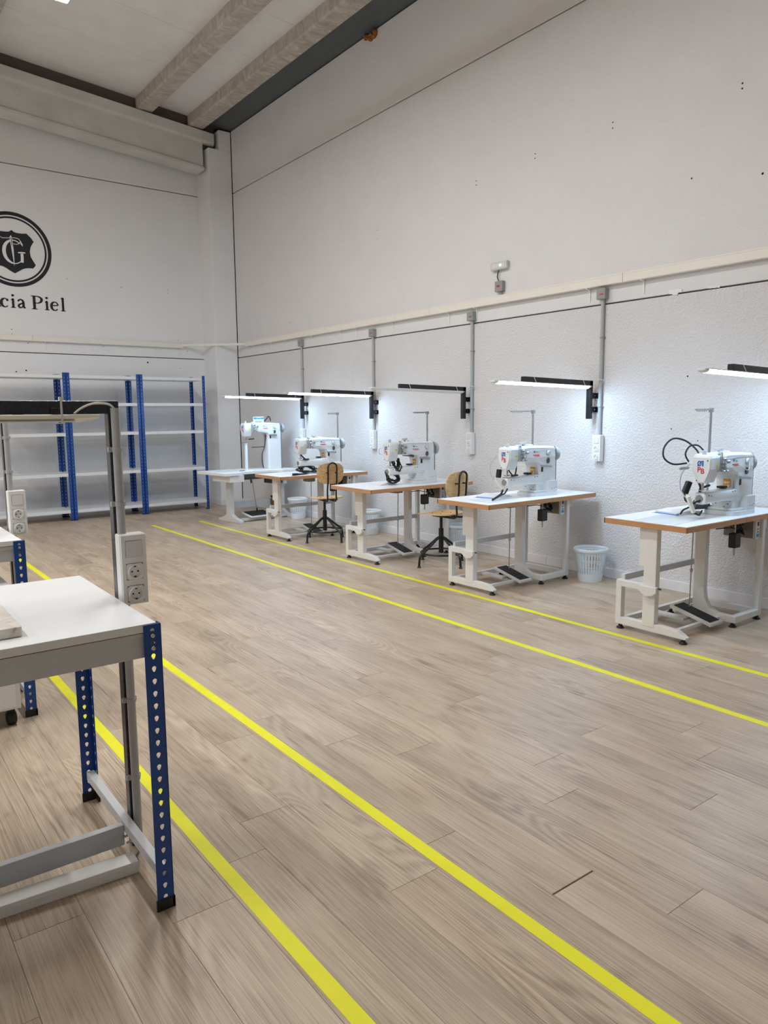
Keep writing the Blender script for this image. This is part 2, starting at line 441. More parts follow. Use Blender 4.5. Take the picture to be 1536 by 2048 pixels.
for nm, xc, hw in (('a', 4.11, .122), ('b', 4.893, .122), ('c', 1.90, .122), ('d', -.3, .122), ('e', -2.5, .122), ('f', -4.7, .122)):
    zb = 5.838-(xc-4.11)*.087; zt = rz_(xc-hw)+.01
    prof = [(-hw+.02, zb), (hw-.02, zb), (hw, zb+.02), (hw, zt), (-hw, zt), (-hw, zb+.02)]
    m = MB(); ny = 90; rings = []
    for i in range(ny+1):
        yy = 11.20+(YF-11.2)*i/ny
        j = [random.uniform(-.004, .004) for _ in prof]
        rings.append([(xc+u+j[q]*.6, yy, v+(j[q] if v < zb+.05 else 0)) for q, (u, v) in enumerate(prof)])
    m.loft(rings)
    struct(m.build('purlin', 'concrete_rough'), {'a': 'rough concrete purlin, second from the stucco wall', 'b': 'rough concrete purlin nearest the stucco wall'}.get(nm, 'rough concrete purlin under the roof panels'))
bm_ = MB()
def bz(x, off): return 5.73-(x-5.1)*.087+off          # top of beam follows the roof pitch
sec = [(11.13, 0), (11.13, -.135), (11.165, -.17), (11.165, -.50), (11.13, -.53), (11.13, -.575), (11.42, -.575), (11.42, 0)]
bm_.loft([[(x, yy, bz(x, zz)) for yy, zz in sec] for x in (XL, -4, -1, 2, 4.98)])
bm_.loft([[(x, yy, bz(x, zz)) for yy, zz in [(11.13, 0), (11.13, -.135), (11.165, -.17), (11.3, -.17), (11.42, -.17), (11.42, 0)]] for x in (4.979, 5.16)])
struct(bm_.build('roof_beam', 'concrete_beam', bevel=.006), 'smooth grey concrete roof beam resting on the corner column')
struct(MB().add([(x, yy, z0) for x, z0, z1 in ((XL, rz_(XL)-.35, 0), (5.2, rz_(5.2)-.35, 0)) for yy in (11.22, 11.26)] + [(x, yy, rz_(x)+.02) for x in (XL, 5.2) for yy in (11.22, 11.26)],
    [(0, 1, 5, 4), (2, 6, 7, 3), (0, 4, 6, 2), (1, 3, 7, 5), (0, 2, 3, 1), (4, 5, 7, 6)]).build('trim_1', 'strip_brown'), 'dark brown strip between roof beam and roof panels')  # plain dark brown strip closing the gap above the beam
struct(MB().prism([(5.0, 5.86), (W+.1, 5.80), (W+.1, 6.02), (5.0, 6.02)], YF, DB, 'y').build('trim_2', 'gutter'), 'dark grey sheet metal strip along the top of the stucco wall')

# ------------------------------------------------------------------ floor tapes
for x, y0, y1, lb in ((4.034, -3, 9.613, 'yellow floor tape right in front of the sewing table feet'), (3.385, -3, 9.665, 'yellow floor tape one stride out from the sewing tables'),
                      (1.487, -3, 9.6, 'yellow floor tape on the walkway edge one stride from the workbenches'), (.908, -3, 9.6, 'yellow floor tape running right beside the workbench legs')):
    m = MB(); n = 24; rr = [[], []]
    pts = [(x+.0015*math.sin(i*1.7+x), y0+(y1-y0)*i/n) for i in range(n+1)]
    vs = [(px+s*.0235, py, h) for h in (0, .0009) for px, py in pts for s in (-1, 1)]; N = 2*(n+1); fs = []
    for i in range(n):
        a = 2*i; fs += [(N+a, N+a+1, N+a+3, N+a+2), (a, a+2, a+3, a+1), (a, N+a, N+a+2, a+2), (a+1, a+3, N+a+3, N+a+1)]
    fs += [(0, 1, N+1, N), (N-2, 2*N-2, 2*N-1, N-1)]
    tag(m.add(vs, fs).build('floor_tape', 'tape_yellow'), lb, 'floor tape', 'yellow floor marking tapes')

# ------------------------------------------------------------------ socket boxes (shared builder)
def socket_box(parent, x0, y0, z0, z1, w=.086, dep=.05, name='socket_box', plain=False):
    """Surface box, front towards -y; switch on top and two sockets below. (x0 left, y0 front)"""
    b = MB().prism(rrect(x0, x0+w, z0, z1, .006), y0+.008, y0+dep, 'y').build(name, 'pvc_white', parent, bevel=.002)
    cx = x0+w/2; H = (z1-z0); q = .0265
    # one-piece cover frame with three real openings; the inserts sit in them with an open gap
    xs_ = [x0+.002, cx-q, cx+q, x0+w-.002]; zs_ = [z0+.002]
    for k in (.16, .475, .795): zs_ += [z0+H*k-q, z0+H*k+q]
    zs_.append(z1-.002); fr = MB(); nx, nz = len(xs_), len(zs_)
    for y in (y0, y0+.0082): fr.v += [(x, y, z) for z in zs_ for x in xs_]
    solid = lambda i, j: 0 <= i < nx-1 and 0 <= j < nz-1 and not (i == 1 and j % 2 == 1)
    for j in range(nz-1):
        for i in range(nx-1):
            if not solid(i, j): continue
            p = [j*nx+i, j*nx+i+1, (j+1)*nx+i+1, (j+1)*nx+i]; o2 = nx*nz
            fr.f += [tuple(p), tuple(k+o2 for k in p[::-1])]
            for (di, dj), (e0, e1) in (((0, -1), (0, 1)), ((1, 0), (1, 2)), ((0, 1), (2, 3)), ((-1, 0), (3, 0))):
                if not solid(i+di, j+dj): fr.f.append((p[e0], p[e0]+o2, p[e1]+o2, p[e1]))
    fr.build('cover_frame', 'pvc_white', b, bevel=.0012)
    cz = z0+H*.795
    MB().add([(x, y, z) for x, y, z in ((cx-.0255, y0-.004, cz-.0255), (cx+.0255, y0-.004, cz-.0255), (cx+.0255, y0-.0015, cz+.0255), (cx-.0255, y0-.0015, cz+.0255),
        (cx-.0255, y0+.0085, cz-.0255), (cx+.0255, y0+.0085, cz-.0255), (cx+.0255, y0+.0085, cz+.0255), (cx-.0255, y0+.0085, cz+.0255))],
        [(0, 1, 2, 3), (4, 7, 6, 5), (0, 4, 5, 1), (1, 5, 6, 2), (2, 6, 7, 3), (3, 7, 4, 0)]).build('switch_rocker', 'rocker', b)
    for cz in (z0+H*.475, z0+H*.16):
        k = MB(); n = 28; R1, R2 = .0195, .0185
        sq = []
        for i in range(n):
            a = 2*PI*i/n; c, s_ = math.cos(a), math.sin(a); t = .0256/max(abs(c), abs(s_)); sq.append((c*t, s_*t))
        def cr(r, y): return [(cx+r*math.cos(2*PI*i/n), y, cz+r*math.sin(2*PI*i/n)) for i in range(n)]
        rings = [[(cx+u, y0+.0085, cz+v) for u, v in sq], [(cx+u, y0-.0035, cz+v) for u, v in sq],
                 cr(.0228, y0-.004), cr(.0212, y0-.0075), cr(R1, y0-.0075), cr(R2, y0-.0008)]
        k.loft(rings); k.build('socket', 'pvc_white', b, smooth=True)
        for dx in (-.0095, .0095):
            MB().lathe([(.0028, y0-.0022), (.0028, y0-.0006)], (cx+dx, 0, cz), 10, 'y').build('contact_hole', 'black_plastic', b)
        for dz in (-.0165, .0165):
            MB().box(cx-.003, cx+.003, y0-.0045, y0-.0006, cz+dz-.0018, cz+dz+.0018).build('earth_clip', 'gun', b)
    return b

# ------------------------------------------------------------------ workbenches with lamp frames
LEGP = .0368
legmesh = {}
def perf_leg(parent, xo, yo, sx, sy, H):
    """L profile: corner at (xo,yo), flanges towards sx and sy."""
    a = perforated(0, .05, .02, H, 0, .002, LEGP, .0066, .0085)
    b = perforated(0, .036, .02, H, 0, .002, LEGP, .0066, .0085)
    m = MB()
    va = [(xo+sx*x, yo+sy*y, z) for x, y, z in a.v]; m.add(va, a.f)
    vb = [(xo+sx*y, yo+sy*x, z) for x, y, z in b.v]; m.add(vb, b.f)
    lg = m.build('leg', 'blue_paint', parent)
    f = MB(); e = .003
    f.box(*sorted((xo-sx*e, xo+sx*.053)), *sorted((yo-sy*e, yo+sy*.006)), 0, .034)
    f.box(*sorted((xo-sx*e, xo+sx*.006)), *sorted((yo-sy*e, yo+sy*.039)), 0, .034)
    f.build('foot_cap', 'black_plastic', lg, bevel=.0015)
    return lg
def bolt(parent, x, y, z, d=-1):
    MB().lathe([(0, d*.005), (.0055, d*.0045), (.0075, d*.002), (.0075, 0)], (x, y, z), 10, 'y').build('bolt', 'chrome', parent, smooth=True)
XR, XW = .712, -1.35
def workbench(y0, label):
    dpt = .79; H = .872
    t = thing('workbench', label, 'workbench', (0, y0, 0), 0)
    MB().box(XW, XR-.012, .003, dpt-.003, H-.024, H).build('bench_top', 'bench_white', t, bevel=.0015)
    for (x, sx) in ((XR, -1), (XW, 1)):
        for (yy, sy) in ((0, 1), (dpt, -1)):
            lg = perf_leg(t, x, yy, sx, sy, H-.004 if sy > 0 else H-.027)
            if sy > 0:
                for k in (0, 1): bolt(lg, x+sx*.025, -.0005, .836-k*LEGP)
    for yy, s in ((.003, 1), (dpt-.003, -1)):
        prof = [(yy, H-.026), (yy+s*.004, H-.026), (yy+s*.004, H-.036), (yy+s*.012, H-.042), (yy+s*.012, H-.100), (yy+s*.03, H-.100), (yy+s*.03, H-.026)]
        MB().prism([(u, v) for u, v in prof], XW+.004, XR-.045, 'x').build('top_beam', 'alu_beam', t, bevel=.0015)
    for x in (XR-.02, XW+.02):
        MB().box(x-.014, x+.012, .035, dpt-.035, H-.085, H-.026).build('end_rail', 'alu_beam', t, bevel=.0015)
        r = MB().box(x-.014, x+.014, .004, dpt-.004, .085, .118).build('lower_side_rail', 'rail_grey', t, bevel=.002)
        for yy in (.30, .34): MB().cyl((x-.022, yy, .07), (x+.02, yy, .07), .004, 8).build('rail_bolt', 'chrome', r)
    MB().box(XW+.03, XR-.034, .345, .372, .038, .108).build('lower_beam', 'alu_beam', t, bevel=.002)
    return t
def lamp_frame(y0, label):
    """Black square-tube post beside the bench with an unlit lamp bar and a socket box."""
    t = thing('bench_lamp_frame', label, 'lamp frame', (0, y0, 0))
    px0, px1 = .713, .748; top = 1.497
    MB().box(px0, px1, -.018, .022, 0, top).build('post', 'black_hammer', t, bevel=.003)
    MB().box(XW-.042, px0+.001, -.018, .022, top-.04, top).build('crossbar', 'black_hammer', t, bevel=.004)
    MB().box(XW-.042, XW-.004, -.018, .022, 0, top-.038).build('post', 'black_hammer', t, bevel=.003)
    pipe = MB().tube([(.731, -.032, .05), (.731, -.032, top-.022)], .0135, 14).build('conduit', 'pvc_grey', t, smooth=True)
    for z in (1.345, 1.172, .80, .52, .25):
        MB().box(.708, .752, -.024, -.017, z-.007, z+.007).lathe([(.0162, z-.007), (.0162, z+.007)], (.731, -.032, 0), 14).box(.705, .716, -.03, -.016, z-.008, z+.008).build('pipe_clip', 'pvc_grey', t, bevel=.001)
    # batten with louvred profile, switched off
    x0, x1 = -.49, .685
    prof = [(-.034, 1.452), (-.03, 1.444), (-.016, 1.432), (.016, 1.432), (.03, 1.444), (.034, 1.452), (.03, 1.456), (-.03, 1.456)]
    b = MB().loft([[(x, u+.0, v) for u, v in prof] for x in (x0, x1-.06)] + [[(x1, u*.9, 1.4545+(v-1.4545)*.6) for u, v in prof]]).build('lamp_batten', 'cream_lamp', t, bevel=.001)
    MB().box(x0+.05, x1-.075, -.0305, -.012, 1.4325, 1.437).build('diffuser', 'lamp_white', b)
    for x in (.572, -.3):
        MB().box(x-.003, x+.003, -.037, .026, 1.428, 1.4295).box(x-.003, x+.003, -.0375, -.036, 1.428, top+.001).box(x-.003, x+.003, -.0375, .0245, top, top+.0015).box(x-.003, x+.003, .023, .0245, 1.428, top).box(x-.006, x+.006, -.043, -.03, top-.001, top+.011).build('cable_tie', 'tie', t)
    MB().box(.545, .572, -.03, -.017, 1.456, 1.475).build('mounting_clip', 'black_plastic', t, bevel=.002)
    MB().box(.44, .47, -.025, -.017, 1.455, 1.462).build('mounting_clip', 'black_plastic', t, bevel=.001)
    MB().tube(smooth_path([(.61, -.026, 1.458), (.63, -.03, 1.474), (.66, -.034, 1.487), (.69, -.036, 1.489), (.715, -.035, 1.485), (.731, -.032, 1.47)], 6), .0032, 8).build('cable', 'tie', t, smooth=True)
    socket_box(t, .712, -.072, .848, 1.077, .083, .052)
    return t
for y0, lb, ll in ((2.005, 'white-topped workbench on blue perforated legs with trunking on the floor beneath', 'black post and unlit lamp bar on the workbench above the floor trunking'),
               (3.79, 'white-topped workbench on blue perforated legs with a drawer cabinet beneath', 'black post and lamp bar on the workbench over the drawer cabinet')):
    workbench(y0, lb); lamp_frame(y0+.40, ll)
# floor trunking under the near bench
tr = thing('floor_trunking', 'white plastic cable trunking lying on the floor under the workbench', 'cable trunking', (0, 0, 0))
q0, q1 = Vector((-1.2, 2.375, 0)), Vector((.684, 2.262, 0))
d = (q1-q0).normalized(); sd = Vector((-d.y, d.x, 0))
m = MB().loft([[tuple(p+sd*u+Vector((0, 0, v))) for u, v in ((-.03, 0), (.03, 0), (.03, .028), (-.03, .028))] for p in (q0, q1)]); m.build('duct', 'pvc_white', tr, bevel=.001)
m = MB().loft([[tuple(p+sd*u+Vector((0, 0, v))) for u, v in ((-.032, .022), (.032, .022), (.032, .040), (-.032, .040))] for p in (q0, q1)]); m.build('duct_lid', 'pvc_white', tr, bevel=.002)
MB().tube(smooth_path([(.675, 2.27, .025), (.70, 2.275, .045), (.715, 2.31, .07), (.73, 2.37, .06)], 5), .004, 8).build('cable', 'machine_grey', tr, smooth=True)
# marble slabs
for x1, y0, lb in ((.372, 2.095, 'pale marble slab with brown chipped corner on the bench above the trunking'), (.365, 3.87, 'pale marble slab on the bench over the drawer cabinet')):
    m = MB(); n = 10
    pl_ = [(-.12, y0), (x1-.004, y0), (x1, y0+.004), (x1, y0+.42), (-.12, y0+.42)]
    tag(m.prism(pl_, .8725, .900).build('marble_slab', 'marble', bevel=.003), lb, 'stone slab')
# drawer cabinet on castors
cb = thing('drawer_cabinet', 'white drawer cabinet on black castors under the workbench', 'cabinet', (.20, 3.69, 0))
MB().box(0, .43, .02, .41, .085, .67).build('body', 'white_lam', cb, bevel=.002)
for z0, z1 in ((.10, .285), (.295, .475), (.485, .66)):
    dr = MB().box(.012, .405, .004, .021, z0, z1).build('drawer', 'white_lam', cb, bevel=.002)
    MB().box(.15, .27, -.008, .004, z1-.035, z1-.027).build('handle', 'steel', dr, bevel=.001)
for x in (.045, .39):
    for y in (.06, .37):
        c = MB().lathe([(.024, -.022), (.032, -.018), (.034, -.010), (.034, .010), (.032, .018), (.024, .022)], (x, y, .034), 18, 'x').build('castor', 'black_plastic', cb, smooth=True)
        MB().box(x-.016, x+.016, y-.012, y+.012, .05, .086).build('castor_fork', 'black_plastic', c, bevel=.002)

# ------------------------------------------------------------------ blue shelving
SH = 2.045
shared = None
def shelving(x0, label):
    global shared
    w, dp = 1.005, .50
    t = thing('shelving_unit', label, 'shelving', (x0, 10.80, 0), 0, 'blue and white shelving units')
    for xx, sx in ((.002, 1), (w-.002, -1)):
        for yy, sy in ((0, 1), (dp, -1)):
            a = perforated(0, .043, 0, SH, 0, .0018, .05, .0042, .007)
            b = perforated(0, .043, 0, SH, 0, .0018, .05, .0042, .007)
            m = MB(); m.add([(xx+sx*x, yy+sy*y, z) for x, y, z in a.v], a.f); m.add([(xx+sx*y, yy+sy*x, z) for x, y, z in b.v], b.f)
            up = m.build('upright', 'blue_paint', t)
            MB().box(*sorted((xx-sx*.0005, xx+sx*.044)), *sorted((yy-sy*.001, yy+sy*.044)), 0, .012).build('foot_cap', 'black_plastic', up)
    for z in (2.005, 1.625, 1.212, .655, .142):
        s = MB().box(.012, w-.012, .012, dp-.012, z-.006, z+.006).build('shelf', 'shelf_white', t)
        for yy in (.004, dp-.016): MB().box(.005, w-.005, yy, yy+.012, z-.034, z+.008).build('shelf_beam', 'shelf_white', s, bevel=.001)
        for xx in (.004, w-.016): MB().box(xx, xx+.012, .012, dp-.012, z-.030, z+.002).build('side_beam', 'shelf_white', s)
    return t
shelving(3.700, 'blue and white metal shelving unit beside the corner column')
shelving(2.692, 'blue and white metal shelving unit, second from the corner column')
shelving(1.684, 'blue and white metal shelving unit, third from the corner column')

# ------------------------------------------------------------------ painted emblem and lettering on the back wall
YW = DB-.0015
WK = [1.0]
def ribbon(pts, closed=False):
    """flat stroke on the back wall; pts = (x, z, width)"""
    n = len(pts); L = []; Rr = []
    for i in range(n):
        a = pts[(i-1) % n] if closed or i > 0 else pts[i]; b = pts[(i+1) % n] if closed or i < n-1 else pts[i]
        dx, dz = b[0]-a[0], b[1]-a[1]; l = math.hypot(dx, dz) or 1; nx, nz = -dz/l, dx/l; w = pts[i][2]/2*WK[0]
        L.append((pts[i][0]+nx*w, pts[i][1]+nz*w)); Rr.append((pts[i][0]-nx*w, pts[i][1]-nz*w))
    return L, Rr
def stroke(mb, pts, y=YW, th=.0015, closed=False, ox=0, oz=0):
    L, Rr = ribbon(pts, closed); n = len(pts)
    vs = [(p[0]+ox, y-h, p[1]+oz) for h in (0, th) for p in L+Rr]; fs = []
    for i in range(n if closed else n-1):
        j = (i+1) % n
        fs += [(2*n+i, 2*n+j, 3*n+j, 3*n+i), (i, j, 2*n+j, 2*n+i), (n+i, 3*n+i, 3*n+j, n+j)]
    if not closed: fs += [(0, 2*n, 3*n, n), (n-1, 2*n-1, 4*n-1, 3*n-1)]
    mb.add(vs, fs); return mb
def ell(cx, cz, rx, rz, a0, a1, wf, n=22):
    out = []
    for i in range(n+1):
        a = math.radians(a0+(a1-a0)*i/n); out.append((cx+rx*math.cos(a), cz+rz*math.sin(a), wf(a) if callable(wf) else wf))
    return out
em = thing('wall_emblem', 'black painted round emblem with a hide, needle and letter on the back wall', 'emblem', (2.289, YW, 3.745))
stroke(MB(), ell(0, 0, .4765, .4765, 0, 360-360/96, .047, 95), 0, .0015, True).build('outer_ring', 'ink_black', em)
stroke(MB(), ell(0, 0, .4235, .4235, 0, 360-360/96, .024, 95), 0, .0015, True).build('inner_ring', 'ink_black', em)
half = [(0.006, -.320), (.05, -.292), (.10, -.258), (.14, -.240), (.19, -.231), (.245, -.229), (.268, -.205), (.282, -.18), (.250, -.125), (.224, -.075), (.216, -.01), (.229, .056), (.25, .095), (.275, .135), (.24, .185), (.189, .234), (.13, .226), (.07, .226), (.034, .232), (0.0, .258)]
poly = half + [(-x, z) for x, z in half[::-1][1:-1]]
MB().prism(poly, -.0015, 0, 'y').build('hide_shape', 'ink_black', em)
g = MB()
stroke(g, ell(.012, -.032, .125, .155, 52, 308, lambda a: .012+.034*max(0, -math.cos(a)), 30), -.0016, .0012)
stroke(g, [(.10, .125, .010), (.118, .08, .022), (.128, .055, .004)], -.0016, .0012)
stroke(g, [(.108, -.165, .038), (.112, -.10, .036), (.112, -.045, .036)], -.0016, .0012)
stroke(g, [(.062, -.036, .014), (.112, -.031, .02), (.156, -.030, .014)], -.0016, .0012)
g.build('letter', 'logo_white', em)
ndl = MB(); stroke(ndl, [(-.012, .185, .004), (-.018, .165, .026), (-.012, .10, .03), (-.004, 0, .026), (.002, -.12, .014), (.005, -.22, .002)], -.0030, .0012)
stroke(ndl, [(-.155, .155, .006), (-.12, .138, .007), (-.07, .145, .007), (-.02, .15, .007), (.03, .158, .008), (.08, .15, .009), (.105, .12, .009), (.09, .088, .008), (.05, .072, .008), (-.01, .078, .006)], -.0030, .0012)
ndl.build('needle_and_thread', 'logo_white', em)
stroke(MB(), [(-.016, .155, .008), (-.011, .10, .009), (-.006, .04, .006)], -.0044, .0005).build('needle_eye', 'ink_black', em)
WK[0] = 1.35
lt = thing('wall_lettering', 'black painted serif lettering under the round emblem on the back wall', 'lettering', (0, YW, 2.957))
def serif(mb, x, z, w, h=.008): stroke(mb, [(x-w/2, z, h*.6), (x-w/4, z, h), (x+w/4, z, h), (x+w/2, z, h*.6)], 0)
def letter(draw, x):
    mb = MB(); draw(mb); k = 1.0 if draw in (g_P, g_l) else 1.12; mb.v = [(p[0]*1.1+x-.004, p[1], p[2]*(k if p[2] < .13 else 1.0)) for p in mb.v]; mb.build('letter', 'ink_black', lt)
def g_a(mb):
    stroke(mb, [(.012, .082, .016), (.022, .098, .014), (.045, .108, .012), (.066, .096, .018), (.073, .075, .022), (.074, .03, .022), (.082, .010, .018), (.1, .008, .006)], 0)
    stroke(mb, [(.073, .066, .008), (.045, .055, .012), (.022, .042, .018), (.016, .024, .02), (.028, .008, .016), (.05, .010, .011), (.072, .028, .008)], 0)
def g_c(mb): stroke(mb, ell(.05, .055, .042, .051, 50, 318, lambda a: .009+.016*max(0, -math.cos(a))), 0); stroke(mb, [(.074, .1, .016), (.08, .085, .02), (.079, .074, .008)], 0)
def g_i(mb):
    stroke(mb, [(.03, 0, .021), (.03, .108, .021)], 0); serif(mb, .03, .004, .058); stroke(mb, [(.006, .094, .004), (.02, .101, .012), (.036, .110, .012)], 0)
    stroke(mb, ell(.03, .168, .007, .007, 0, 330, .014, 11), 0, closed=True)
def g_P(mb):
    stroke(mb, [(.04, 0, .025), (.04, .184, .025)], 0); serif(mb, .04, .004, .074); serif(mb, .034, .181, .062)
    stroke(mb, [(.04, .180, .008), (.075, .181, .009), (.108, .172, .014), (.128, .152, .023), (.13, .13, .025), (.118, .105, .02), (.09, .088, .011), (.04, .086, .008)], 0)
def g_e(mb):
    stroke(mb, [(.013, .062, .009), (.05, .064, .010), (.088, .066, .009)], 0)
    stroke(mb, ell(.05, .055, .042, .052, 12, 318, lambda a: .009+.015*abs(min(0, math.cos(a)))+.004*max(0, math.cos(a))), 0)
def g_l(mb): stroke(mb, [(.03, 0, .021), (.03, .186, .021)], 0); serif(mb, .03, .004, .06); stroke(mb, [(.006, .172, .004), (.02, .179, .012), (.036, .187, .012)], 0)
for gl, x in ((g_a, 1.985), (g_c, 2.09), (g_i, 2.215), (g_a, 2.298), (g_P, 2.478), (g_i, 2.655), (g_e, 2.738), (g_l, 2.872)): letter(gl, x)

# ------------------------------------------------------------------ ceiling luminaires
lum = None
for x, y in ((1.906, 6.45), (1.906, 3.7), (-1.6, 8.2), (-1.6, 5.4), (-1.6, 2.6), (-5.0, 7.4), (-5.0, 3.4)):  # all but the first are unseen, assumed and added to light the hall
    lb = 'long bright tube luminaire hanging below the roof panels'
    if lum is None:
        lum = thing('ceiling_luminaire', lb, 'ceiling light', (x, y, 4.955))
        MB().box(-.07, .07, -.64, .64, .0, .055).build('housing', 'lamp_white', lum, bevel=.004)
        MB().add([(-.06, -.62, -.004), (.06, -.62, -.004), (.06, .62, -.004), (-.06, .62, -.004)], [(0, 3, 2, 1)]).build('diffuser', 'led_ceiling', lum, fix=False)
        for yy in (-.45, .45): MB().cyl((0, yy, .05), (0, yy, 1.22), .003, 6).build('hanger_wire', 'steel', lum)
    else:
        c = copy_tree(lum); c.location = (x, y, 4.955); c.name = 'ceiling_luminaire_offscreen'
        c['label'] = 'unseen tube luminaire added to light another part of the hall'; c['group'] = 'unseen tube luminaires added over the rest of the hall'
        for ch in c.children:
            if ch.name.startswith('diffuser'): ch.name = 'diffuser_offscreen'

# ------------------------------------------------------------------ wall work lamps
def wall_lamp(y, lit, label):
    t = thing('wall_lamp', label, 'lamp', (W, y, 1.675), 0)
    tilt = .022
    MB().beam((-.062, 0, .022), (-.93, 0, .022+.87*tilt), .04, .04).build('arm', 'black_paint', t, bevel=.002)
    MB().box(-.102, -.062, -.02, .02, -.285, .042).build('bracket_post', 'black_paint', t, bevel=.002)
    for z in (-.085, -.205):
        c = MB().box(-.064, -.004, -.018, .018, z-.024, z+.024).build('wall_clamp', 'black_paint', t, bevel=.002)
        MB().box(-.008, 0, -.035, .035, z-.024, z+.024).build('wall_plate', 'black_paint', c)
        MB().lathe([(.005, -.021), (.005, -.017)], (-.03, 0, z), 8, 'y').build('screw', 'chrome', c)
    x0, x1 = -1.285, -.105
    def zt(x): return -.001-(x+.105)*tilt
    def ring(x, prof, s=1): return [(x, u*s-.012, zt(x)+v*s) for u, v in prof]
    body = [(-.036, -.006), (.036, -.006), (.034, .0), (-.034, .0)]
    h = MB().loft([ring(x0+.03, body), ring(x1-.03, body)]).build('batten_housing', 'lamp_white', t)
    dif = [(-.036, -.006), (-.033, -.013), (-.024, -.021), (-.010, -.026), (.010, -.026), (.024, -.021), (.033, -.013), (.036, -.006)]
    MB().loft([ring(x0+.035, dif), ring(x1-.035, dif)], caps=False).build('diffuser', 'led_desk' if lit else 'lamp_white', h, fix=True)
    full = [(-.0365, -.003), (-.0335, -.0135), (-.0245, -.0215), (-.0105, -.0265), (.0105, -.0265), (.0245, -.0215), (.0335, -.0135), (.0365, -.003), (.03, .001), (-.03, .001)]
    tip = [(u*.85, -.006+(v+.006)*.35) for u, v in full]
    for xa, xb in ((x0+.036, x0), (x1-.036, x1)):
        MB().loft([ring(xa, full), ring((xa+xb)/2, [(u*.99, -.004+(v+.004)*.8) for u, v in full]), ring(xb, tip)]).build('end_cap', 'lamp_white', h, smooth=True)
    for x in (-.82, -.20):
        pts = [(x, -.012+.037*math.cos(a), zt(x)-.0275) for a in (PI, 0)]
        za = .022+(-x-.06)*tilt
        MB().tube([(x, -.05, zt(x)-.012), (x-.006, -.026, za+.021), (x-.006, .024, za+.021), (x, .028, zt(x)-.012)], .0022, 6).build('cable_tie', 'tie', t)
    MB().tube(smooth_path([(-.08, -.01, .045), (-.05, -.05, .05), (-.03, -.10, .045), (-.012, -.055-.02, .02)], 6), .0035, 6).build('cable', 'tie', t, smooth=True)
    return t
LAMPS = [(2.41, True, 'lit white tube lamp on black wall arm over the table farthest from the shelving'),
         (4.115, True, 'lit white tube lamp on black wall arm beside the unlit one, away from the shelving'),
         (5.713, False, 'unlit white tube lamp on black wall arm between two lit ones'),
         (7.339, True, 'lit white tube lamp on black wall arm beside the unlit one, towards the shelving'),
         (8.985, True, 'lit white tube lamp on black wall arm closest to the blue shelving')]
for a in LAMPS: wall_lamp(*a)

# ------------------------------------------------------------------ wall conduits with junction boxes and sockets
COND = [(4.05, 2.49, 'grey conduit and socket box on the stucco wall by the basket standing clear'), (5.655, 2.475, 'grey conduit and socket box on the stucco wall beside the unlit lamp'),
        (7.38, 2.465, 'grey conduit and socket box on the stucco wall, second from the corner column'), (9.07, 2.48, 'grey conduit and socket box on the stucco wall closest to the corner column')]
for i, (y, zt, lb) in enumerate(COND):
    t = thing('wall_conduit', lb, 'conduit', (W, y, 0))
    MB().tube([(-.018, 0, 1.245), (-.018, 0, zt-.03)], .0165, 14).build('pipe', 'pvc_grey', t, smooth=True)
    j = MB().box(-.055, -.001, -.045, .045, zt-.09, zt).build('junction_box', 'jbox_grey', t, bevel=.005)
    MB().box(-.056, -.05, -.042, .042, zt-.087, zt-.003).build('box_lid', 'jbox_grey', j, bevel=.003)
    MB().box(-.0575, -.056, -.03, .01, zt-.055, zt-.045).build('red_sticker', 'logo_red', j)
    for z in (2.08, 1.49):
        MB().lathe([(.019, z-.006), (.019, z+.006)], (-.018, 0, 0), 14).box(-.012, 0, -.026, .026, z-.006, z+.006).build('pipe_clip', 'jbox_grey', t)
    b = socket_box(t, -.093, -.043, 1.022, 1.25, .085, .05)
# sockets face the room (-x): turn each wall box a quarter turn
for t in [o for o in bpy.data.objects if o.name.startswith('wall_conduit')]:
    for b in t.children:
        if b.name.startswith('socket_box'):
            b.matrix_local = Matrix.Translation((-.007, 0, 0)) @ Matrix.Rotation(-PI/2, 4, 'Z') @ Matrix.Translation((.0505, -.007, 0))
# second riser above the frame of the near table is out of view; emergency light
t = thing('emergency_light', 'small grey emergency light with green indicator above the cable trunking', 'emergency light', (W, 5.27, 2.87))
MB().box(-.045, 0, -.11, .11, -.038, .038).build('housing', 'panel_grey', t, bevel=.01)
MB().box(-.047, -.044, -.085, .085, -.022, .022).build('lens', 'rocker', t, bevel=.002)
MB().lathe([(.009, -.0495), (.009, -.046)], (0, -.03, .002), 12, 'x').build('indicator', 'led_green', t)
t = thing('junction_box', 'grey junction box wired below the emergency light', 'junction box', (W, 5.265, 2.675))
MB().box(-.045, -.001, -.05, .05, -.05, .05).build('body', 'jbox_grey', t, bevel=.005)
MB().box(-.047, -.044, -.02, .02, -.008, .008).build('red_sticker', 'logo_red', t)
MB().tube(smooth_path([(-.02, .015, .05), (-.022, .035, .09), (-.02, .03, .13), (-.015, .02, .165)], 6), .005, 8).build('cable', 'black_plastic', t, smooth=True)
MB().tube(smooth_path([(-.015, -.015, -.05), (-.018, -.02, -.07), (-.012, -.02, -.10)], 6), .006, 8).build('cable', 'jbox_grey', t, smooth=True)

